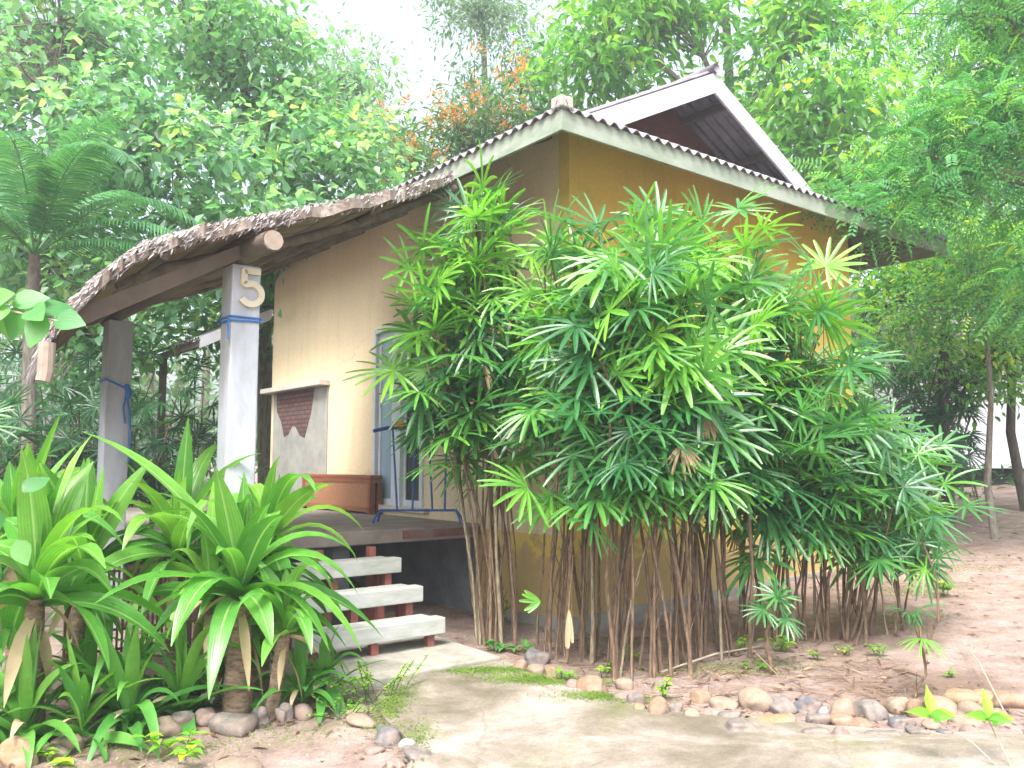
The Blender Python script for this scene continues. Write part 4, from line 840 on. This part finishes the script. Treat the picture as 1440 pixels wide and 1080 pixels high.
for k, (x, y, n_, L, hz, lab) in enumerate([(797, 958, 5, .07, .10, 'seedling behind the orange-tan stones at the bend'), (845, 950, 5, .06, .09, 'seedling beside the lone green sprout'), (710, 918, 5, .10, .06, 'round-leaved weed at the corner of the slab'), (745, 922, 4, .11, .07, 'round-leaved weed before the cut palm fan'),
        (932, 985, 6, .065, .12, 'leafy seedling above the round tan stone'), (888, 930, 6, .06, .10, 'seedling between the middle canes'), (1150, 935, 5, .06, .07, 'round-leaved seedling right of the sapling roots'), (1185, 930, 4, .05, .07, 'tiny weed on the dirt below the slanting canes'), (1235, 935, 5, .055, .08, 'tiny weed left of the lone sapling'),
        (1042, 925, 6, .07, .11, 'weed on the moss between the canes'), (1062, 945, 5, .055, .07, 'small weed in front of the mossy patch'), (1098, 925, 6, .08, .12, 'leafy weed beside the bright seedling'), (1335, 965, 4, .055, .06, 'sparse weed right of the lone sapling'), (1045, 1012, 5, .03, .03, 'tiny sprout among the lower edging stones'), (855, 985, 5, .035, .04, 'tiny sprout among the tan stones'), (1222, 1038, 4, .03, .03, 'tiny sprout at the path edge'), (700, 880, 7, .10, .2, 'weed in the shade under the leftmost canes'), (1330, 870, 5, .12, .16, 'spindly weed on open ground at right'), (1425, 715, 6, .2, .35, 'broad green sprout near the white building')]):
    weed(gpx(x, y), n_, L, L*.55, lab, tone=.35+.3*rng.random(), stems=2+k % 3, hz=hz, group='seedlings and small weeds', sp=.04, mat='round' if k in (2, 3) else 'weed')
# two bright young shoots leaning over the path at the right
t = thing('young_shoot', (2.33, 4.05, .03), 'forked thin twig with bright yellow-green leaves before the right stones', 'plant'); b = MB(); s_ = MB()
for (hx, hy, hz), n_ in (((-.10, .02, .27), 5), ((-.36, .04, .28), 5)):
    s_.tube([(.02, -.03, -.04), (hx*.45, hy, hz*.55), (hx, hy, hz)], [.005, .004, .003], 5)
    az = np.array([1.4, 3.3, 5.6, .1, 4.6])[:n_]; b.blades(np.tile([(hx, hy, hz)], (n_, 1)), np.column_stack([np.cos(az), np.sin(az)*.6, [1.4, .5, .25, .3, .1][:n_]]), (0, -1, .6), [.15, .13, .10, .13, .09][:n_], .052, .5, 6, P_OV, .3, [.72, .62, .4, .8, .2][:n_])
s_.build('stem', M['twig'], t); b.build('leaves', M['weed'], t, smooth=True)
# leafy twig reaching in from the left, close to the camera
t = thing('shrub', (-2.33, 2.75, .05), 'round-leaved twig poking in from the left edge close to the camera', 'shrub'); s_ = MB(); b = MB()
s_.tube([(0, 0, -.05), (.02, 0, .8), (.1, 0, 1.6), (.45, -.05, 1.88)], [.02, .015, .01, .006], 6); s_.tube([(.45, -.05, 1.88), (.65, -.06, 1.95), (.88, -.07, 1.90)], [.006, .005, .003], 5); s_.tube([(.1, 0, 1.6), (.4, .1, 1.6), (.6, .1, 1.70)], [.006, .004, .003], 5)
n_ = 15; f = np.linspace(.1, 1, n_); pp_ = np.column_stack([.45+.43*f, -.05-.02*f, 1.88+.08*np.sin(f*3)]); az = np.arange(n_)*2.4
b.blades(pp_, np.column_stack([np.cos(az)*.7+.3, np.sin(az)*.5, np.sin(az*1.7)*.7-.25]), (.1, -1, .5), .115, .085, .3, 5, np.array([.1, .8, 1., .85, .5, .05]), .1, rng.random(n_))
n_ = 34; pp_ = np.column_stack([rng.uniform(.0, .62, n_), rng.uniform(-.2, .25, n_), rng.uniform(1.0, 1.85, n_)]); b.blades(pp_, rdir(n_), (.1, -1, .5), .10, .07, .3, 5, np.array([.1, .8, 1., .85, .5, .05]), .1, rng.random(n_))
s_.build('stem', M['twig'], t, smooth=True); b.build('leaves', M['round'], t, smooth=True)

# cut palm fan and dried hanging frond
cp = MB(); h_ = px(760, 846, 6.35) ; fans(cp, np.array([h_]), np.array([[-1, -.2, .05]]), np.array([[0, -1., .3]]), np.array([.17]), np.array([.7]), nseg=(5, 6), spread=(.65, .66), wid=.05, droop=(0, .05)); cp.tube([h_, px(757, 870, 6.4), gpx(757, 905)], .004, 4, tone=.3)
tag(cp.build('cut_fan_leaf', M['palm']), 'clipped palm fan with blunt cut tips in front of the left canes', 'palm leaf')
cp = MB(); h_ = px(800, 858, 6.3); fans(cp, np.array([h_]), np.array([[0, -.1, -1.]]), np.array([[0, -1., 0.]]), np.array([.28]), np.array([.8]), nseg=(6, 7), spread=(.16, .2), wid=.03, droop=(0, .05)); cp.tube([px(806, 780, 6.4), h_], .004, 4)
tag(cp.build('dried_frond', M['drystraw']), 'dried pale brown palm leaf hanging folded among the canes', 'palm leaf')
cp = MB(); a0, a1 = gpx(1352, 932), gpx(1412, 1020); a0[2] += .08; a1[2] += .07; cp.tube([a0, a0*.5+a1*.5+np.array([0, 0, .05]), a1], [.004, .006, .004], 5); tag(cp.build('dry_twig', M['twig']), 'thin pale dry twig lying across the stones at right', 'twig')
for (x0, y0, x1, y1, lab) in ((930, 948, 1075, 920, 'long pale dry leaf rib lying on the dirt among the canes'), (1178, 868, 1188, 905, 'short dry stick below the slanting canes'), (668, 905, 700, 862, 'curled dry root stump beside the leftmost canes')):
    cp = MB(); a0, a1 = gpx(x0, y0), gpx(x1, y1); a0[2] += .015; a1[2] += .03; md = a0*.5+a1*.5; md[2] += .03; cp.tube([a0, md, a1], [.007, .009, .004], 6, jitter=.1); tag(cp.build('dry_stick', M['twig']), lab, 'stick')

# ---- stones
TAN, ORG, GRY, BLU, PNK, YEL, PAL = (.30, .235, .175), (.30, .195, .13), (.205, .185, .17), (.14, .145, .155), (.27, .20, .175), (.31, .225, .125), (.42, .40, .37)
ST = [('right', [(990,982,27,24,ORG),(1018,990,36,20,TAN),(1058,987,42,32,TAN),(1100,993,42,22,GRY),(1138,992,33,26,BLU),(1160,1004,16,16,PAL),(1184,997,34,24,TAN),(1226,995,45,36,GRY),(1262,990,32,26,TAN),(1290,997,27,24,ORG),(1325,1000,48,32,TAN),(1355,985,42,26,YEL),(1390,990,36,22,YEL),(1425,992,52,24,ORG),(1372,1010,40,26,TAN),
     (975,1005,22,20,TAN),(1030,1008,30,16,GRY),(1045,1024,50,22,GRY),(1100,1014,44,18,YEL),(1112,1034,20,13,PAL),(1150,1012,28,22,GRY),(1182,1014,36,18,ORG),(1145,1032,40,19,GRY),(1186,1034,26,25,PNK),(1215,1020,34,14,ORG),(1245,1035,42,21,GRY),(1295,1035,34,20,GRY),(1270,1015,30,18,BLU),(1310,1022,26,16,TAN),(1365,1032,26,14,PNK),(1400,1008,30,18,PNK),(1330,1035,22,14,BLU)]),
      ('bend', [(730,937,24,22,ORG),(758,925,30,26,BLU),(755,943,24,16,TAN),(775,947,16,20,YEL),(807,965,20,18,PNK),(837,967,42,26,ORG),(878,962,26,16,TAN),(878,980,24,22,PNK),(892,985,26,22,GRY),(900,998,20,14,YEL),(931,998,30,28,ORG),(950,1000,16,18,GRY)]),
      ('left', [(543,1035,40,24,BLU),(570,1050,24,18,PAL),(590,1066,34,20,GRY),(510,1015,42,15,TAN),(525,1055,30,14,PNK),(560,1075,26,14,PNK),(500,1000,30,14,TAN),(25,1063,52,40,YEL),(68,1057,42,20,PNK),(92,1046,42,24,TAN),(112,1040,32,18,GRY),(225,1025,40,26,TAN),(250,1014,38,28,GRY),(290,1006,34,36,PNK),(327,1016,56,34,GRY),(397,1003,22,32,GRY),(420,1000,30,26,PNK),(195,1023,22,16,BLU),(193,1042,13,9,PAL),(333,1078,56,18,TAN),(452,988,50,14,TAN),(447,955,50,34,BLU),(365,1010,24,26,GRY),(150,1035,26,18,TAN)])]
CN = {TAN: 'tan', ORG: 'orange-brown', GRY: 'grey', BLU: 'blue-grey', PNK: 'pinkish', YEL: 'yellowish tan', PAL: 'whitish'}
ORD = ['', 'second ', 'third ', 'fourth ', 'fifth ', 'sixth ', 'seventh ', 'eighth ', 'ninth ', 'tenth ', 'eleventh ']
PLACE = {'right': 'the right edging', 'bend': 'the path bend by the canes', 'left': 'the left bed edge'}
def stone(x, y, w_, h_, col, lab, grp):
    p = gpx(x, y + h_*.42); d = p[1]; sx = w_/1184*d*.5*1.1; sz = h_/1184*d*.5*1.12
    bm_n = 2; k1, k2 = 13, 20; th_ = np.linspace(0, np.pi, k1); ph = np.linspace(0, 2*np.pi, k2, endpoint=False)
    b = MB(); q = rng.normal(size=6)*.16; ang = col in (GRY, BLU)
    def disp(v): return 1 + q[0]*np.sin(2.2*v[..., 0]+q[1]*20) * 1 + q[2]*np.sin(2.6*v[..., 1]+q[3]*20) + .6*q[4]*np.sin(3.4*v[..., 2]+q[5]*20)
    v = np.stack([np.sin(th_)[:, None]*np.cos(ph), np.sin(th_)[:, None]*np.sin(ph), np.cos(th_)[:, None]*np.ones(k2)], -1)
    e = .72 if ang else .9
    fr_ = sum(a_*np.sin(f_*(v@unit(rng.normal(size=3)))+rng.random()*6) for f_, a_ in ((4, .05), (7, .035), (11, .022), (17, .012)) for _ in range(2))
    chop = np.minimum.reduce([np.maximum(v@unit(rng.normal(size=3)), .0)*0+1] + [np.where((v@n0) > c0, c0/np.maximum(v@n0, 1e-3), 1) for n0, c0 in ((unit(rng.normal(size=3)), rng.uniform(.62, .85)) for _ in range(5 if ang else 3))])
    v = np.sign(v)*np.abs(v)**e * disp(v)[..., None]*chop[..., None]*(1+fr_[..., None]*(1.3 if ang else .7))
    v[0] = v[0].mean(0); v[-1] = v[-1].mean(0)
    v = v*np.array([sx, sx*rng.uniform(.7, .95), sz]); i, j = np.meshgrid(np.arange(k1-1), np.arange(k2), indexing='ij'); j2 = (j+1) % k2
    b.add(v, np.stack([i*k2+j, (i+1)*k2+j, (i+1)*k2+j2, i*k2+j2], -1).reshape(-1, 4))
    jit = tuple(float(np.clip(c*(1+rng.normal()*.0), .05, .7)) for c in col)
    o = b.build('edging_stone', stone_mat(jit), smooth=True); m_ = o.modifiers.new('sub', 'SUBSURF'); m_.levels = 1; m_.render_levels = 1
    o.location = (p[0], p[1] + sx*.3, p[2] + sz*.42); o.rotation_euler = (rng.normal()*.08, rng.normal()*.1, rng.normal()*.35); tag(o, lab, 'stone', grp)
for part, lst in ST:
    cnt = {}
    for s_ in sorted(lst):
        key = (s_[4], 'large' if s_[2] >= 38 else 'medium' if s_[2] >= 26 else 'small'); n_ = cnt.get(key, 0); cnt[key] = n_+1
        nx = f'{ORD[n_]}{key[1]} {CN[s_[4]]} stone from the left in {PLACE[part]}' if n_ else f'leftmost {key[1]} {CN[s_[4]]} stone in {PLACE[part]}'
        stone(*s_, nx, 'river stones edging the path')

# ---- litter, grit, moss and ground cover
b = MB(); n_ = 5200; x = rng.uniform(-3.5, 9, n_); y = 4.3 + 11*rng.random(n_)**1.3; k = ~inpoly(x, y, PATH); u_ = (x-CX)*UX+(y-CY)*UY; v_ = -(x-CX)*UY+(y-CY)*UX
k &= ~((u_ > 0) & (u_ < 4.75) & (v_ > 0)); x, y = x[k], y[k]; dense_ = np.exp(-((x-1.2)**2/2+(y-6.6)**2/.8)); kk = rng.random(len(x)) < .35+.65*dense_ + (y > 9)*.3; x, y = x[kk], y[kk]; n_ = len(x)
b.blades(np.column_stack([x, y, hgt(x, y)+wob(x, y)+.008]), np.column_stack([rng.normal(size=(n_, 2)), rng.normal(size=n_)*.12]), unit(np.array([0, 0, 1.])+rng.normal(size=(n_, 3))*.25), rng.uniform(.03, .10, n_), rng.uniform(.012, .035, n_), .1, 3, P_OV, .15, rng.random(n_)**1.4)
n_ = 900; x = rng.uniform(-.4, 2.8, n_); y = rng.uniform(5.3, 7.3, n_); k = ~inpoly(x, y, PATH) & ~inpoly(x, y, [W(-3, -.5)[:2], W(-1.05, -.5)[:2], W(-1.05, .9)[:2], W(-3, .9)[:2]]); x, y = x[k], y[k]; n_ = len(x)
b.blades(np.column_stack([x, y, hgt(x, y)+.015]), np.column_stack([rng.normal(size=(n_, 2)), rng.normal(size=n_)*.08]), (0, 0, 1), rng.uniform(.06, .28, n_), rng.uniform(.004, .014, n_), .05, 3, P_STRAP, .15, rng.random(n_)**1.2)
for _p, _l in ST:
    for _s in _l:
        q_ = gpx(_s[0], _s[1] + _s[3]*.4); k_ = 9
        b.blades(np.column_stack([q_[0]+rng.normal(size=k_)*.07, q_[1]+rng.normal(size=k_)*.06, np.full(k_, q_[2]+.02)]), np.column_stack([rng.normal(size=(k_, 2)), rng.normal(size=k_)*.2]), unit(np.array([0, 0, 1.])+rng.normal(size=(k_, 3))*.3), rng.uniform(.02, .07, k_), rng.uniform(.008, .022, k_), .1, 3, P_OV, .15, rng.random(k_)**1.5)
tag(b.build('leaf_litter', M['litter']), 'dry leaf litter scattered over the dirt', 'litter', kind='stuff')
b = MB(); n_ = 2600; x = rng.uniform(-3, 6, n_); y = 4.2+5*rng.random(n_)**1.5; k = ~inpoly(x, y, PATH); x, y = x[k], y[k]; n_ = len(x); r_ = rng.uniform(.003, .012, n_)
ov = np.array([(1,0,0),(0,1,0),(-1,0,0),(0,-1,0),(0,0,1),(0,0,-.5)], float); V = np.column_stack([x, y, hgt(x, y)+wob(x, y)])[:, None] + ov[None]*r_[:, None, None]*rng.uniform(.6, 1.3, (n_, 6, 1))
F = np.array([(0,1,4),(1,2,4),(2,3,4),(3,0,4)]); b.add(V, (np.arange(n_)[:, None, None]*6+F).reshape(-1, 3)); tag(b.build('grit', stone_mat((.36, .28, .23)), smooth=True), 'grit and pebbles on the dirt', 'grit', kind='stuff')
b = MB(); X_ = []
for cx, cy, rx, ry, n_ in ((.25, 5.88, .34, .12, 4200), (-.15, 6.12, .34, .10, 2600), (.62, 5.46, .26, .09, 2400), (-.74, 5.3, .09, .4, 2000), (-.5, 4.65, .08, .3, 500), (1.6, 6.25, .6, .2, 1200), (4.0, 8.6, .5, .25, 1200), (3.3, 7.6, .5, .2, 700), (5.0, 9.6, .6, .25, 700), (-1.2, 4.8, .3, .2, 350), (-1.7, 4.55, .4, .15, 400)):
    x = cx+rng.normal(size=n_)*rx*.6; y = cy+rng.normal(size=n_)*ry*.6; X_.append(np.column_stack([x, y, hgt(x, y)+.012+.022*inpoly(x, y, PATH)]))
P_ = np.concatenate(X_); n_ = len(P_)
b.blades(P_, rdir(n_)*[1, 1, .3] + [0, 0, .6], rdir(n_), rng.uniform(.008, .022, n_), .006, .2, 2, P_OV, .1, rng.random(n_)); tag(b.build('moss_patches', M['moss']), 'low moss along the path edge and on the dirt', 'moss', kind='stuff')
b = MB(); cs_ = [(rng.uniform(-4, 9), rng.uniform(11, 22)) for _ in range(110)] + [(rng.uniform(-9, -4.2), rng.uniform(6, 16)) for _ in range(60)]
X_ = []
for cx, cy in cs_:
    u1 = (cx-CX)*UX+(cy-CY)*UY; v1 = -(cx-CX)*UY+(cy-CY)*UX
    if -3.2 < u1 < 5.3 and -1 < v1 < 7.6: continue
    if cx > 3.5 and cy < 14.5: continue
    k = 70; x = cx+rng.normal(size=k)*.5; y = cy+rng.normal(size=k)*.4; X_.append(np.column_stack([x, y, hgt(x, y)+rng.random(k)*.7]))
P_ = np.concatenate(X_); n_ = len(P_); b.blades(P_, rdir(n_)+[0, 0, .3], unit(rng.normal(size=(n_, 3))*.4+[0, 0, 1]), rng.uniform(.12, .3, n_), rng.uniform(.04, .09, n_), .6, 3, P_LEAF, .15, rng.random(n_)*.5)
tag(b.build('undergrowth', M['crinum']), 'low shaded undergrowth behind the bungalow and palms', 'undergrowth', kind='stuff')

# ---- far wood closing the view
b = MB(); tb_ = MB(); nb = 620
for k in range(nb):
    az = R(rng.uniform(-58, 58)); rr = rng.uniform(25, 38); cx, cy = rr*math.sin(az), rr*math.cos(az)
    top = 8.5 + 3.5*math.sin(az*7+1) + (2.5 if abs(math.degrees(az)) > 12 else -1.0) + (3 if math.degrees(az) > 14 else 0)
    cz = rng.random()*top + .5 + float(hgt(cx, cy)); m_ = 62
    o_ = rng.normal(size=(m_, 3))*np.array([1.1, .8, .8]); b.blades(np.array([cx, cy, cz])+o_, unit(o_+rdir(m_)*.6), unit(rng.normal(size=(m_, 3))*.5+[0, -.2, 1]), rng.uniform(.25, .5, m_), rng.uniform(.13, .22, m_), .5, 2, P_OV, .15, np.clip(rng.normal()*.2+.4+rng.normal(size=m_)*.1, 0, 1))
    if k % 9 == 0: tb_.tube([(cx, cy, 0), (cx+rng.normal()*.3, cy, cz*.6), (cx+rng.normal()*.5, cy, cz+1)], [.2, .15, .06], 7, mi=0)
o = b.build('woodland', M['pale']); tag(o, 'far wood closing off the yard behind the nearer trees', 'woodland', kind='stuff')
tag(tb_.build('woodland_trunks', M['bark']), 'trunks of the far wood behind the nearer trees', 'woodland', kind='stuff')

# ---- white building at the far right
WB = thing('white_building', (12.5, 20.2, float(hgt(11, 19))), 'white-walled raised building far right behind the thin trees', 'house', R(4))
MB().box((-6.5, -1.5, .35), (7, 5, 3.4)).build('wall', M['white_wall'], WB)
MB().box((-6.3, -1.3, -.8), (6.8, 4.8, .349)).build('base', M['black'], WB)  # solid black block painted as the shade in the gap beneath the floor
MB().prism([(-7.2, -2.3, 3.25), (-7.2, 1.75, 4.9), (-7.2, 5.8, 3.25), (-7.2, 5.8, 3.18), (-7.2, 1.75, 4.83), (-7.2, -2.3, 3.18)], (15, 0, 0)).build('roof', M['corr'], WB)

# ------------------------------------------------------------------ camera, light, render
cam = bpy.data.cameras.new('camera'); co = bpy.data.objects.new('camera', cam); COL.objects.link(co); scene.camera = co
co.location = (0, 0, 1.5); co.rotation_euler = (R(90+5.3078), 0, 0); cam.sensor_width = 36; cam.lens = 1184/1440*36; cam.clip_end = 1000; cam.clip_start = .05
SUN_EL, SUN_AZ = R(54), R(-165)      # azimuth measured from +Y clockwise
sl = bpy.data.lights.new('sun', 'SUN'); so = bpy.data.objects.new('sun', sl); COL.objects.link(so)
sl.energy = 1.5; sl.angle = R(20); sl.color = (1, .985, .96)
dirv = mathutils.Vector((math.sin(SUN_AZ)*math.cos(SUN_EL), math.cos(SUN_AZ)*math.cos(SUN_EL), math.sin(SUN_EL)))
so.rotation_euler = dirv.to_track_quat('Z', 'Y').to_euler()
wd = bpy.data.worlds.new('World'); scene.world = wd; wd.use_nodes = True; nt = wd.node_tree; nt.nodes.clear()
sk = nt.nodes.new('ShaderNodeTexSky'); sk.sky_type = 'NISHITA'; sk.sun_disc = False; sk.sun_elevation = SUN_EL; sk.sun_rotation = SUN_AZ
sk.air_density = 1.0; sk.dust_density = 6; sk.ozone_density = 1
hs = nt.nodes.new('ShaderNodeHueSaturation'); hs.inputs['Saturation'].default_value = .5; nt.links.new(sk.outputs[0], hs.inputs['Color'])
bg = nt.nodes.new('ShaderNodeBackground'); bg.inputs[1].default_value = .15; nt.links.new(hs.outputs[0], bg.inputs[0])
wo = nt.nodes.new('ShaderNodeOutputWorld'); nt.links.new(bg.outputs[0], wo.inputs[0])
scene.view_settings.view_transform = 'Standard'; scene.view_settings.look = 'None'; scene.view_settings.gamma = 1; scene.view_settings.use_curve_mapping = False
scene.view_settings.exposure = 1.85
scene.render.engine = 'CYCLES'
scene.cycles.max_bounces = 6; scene.cycles.transparent_max_bounces = 4; scene.cycles.transmission_bounces = 4

# ------------------------------------------------------------------ air
hz = MB().box((-48, -12, -2), (60, 62, 26)); m, nt = nt_new('haze_air')
pv = nt.nodes.new('ShaderNodeVolumePrincipled'); pv.inputs['Color'].default_value = (.9, .95, 1, 1); pv.inputs['Density'].default_value = .0045; pv.inputs['Anisotropy'].default_value = .3
oo = nt.nodes.new('ShaderNodeOutputMaterial'); nt.links.new(pv.outputs[0], oo.inputs['Volume'])
tag(hz.build('haze', m), 'pale humid air filling the yard', 'haze', kind='stuff')
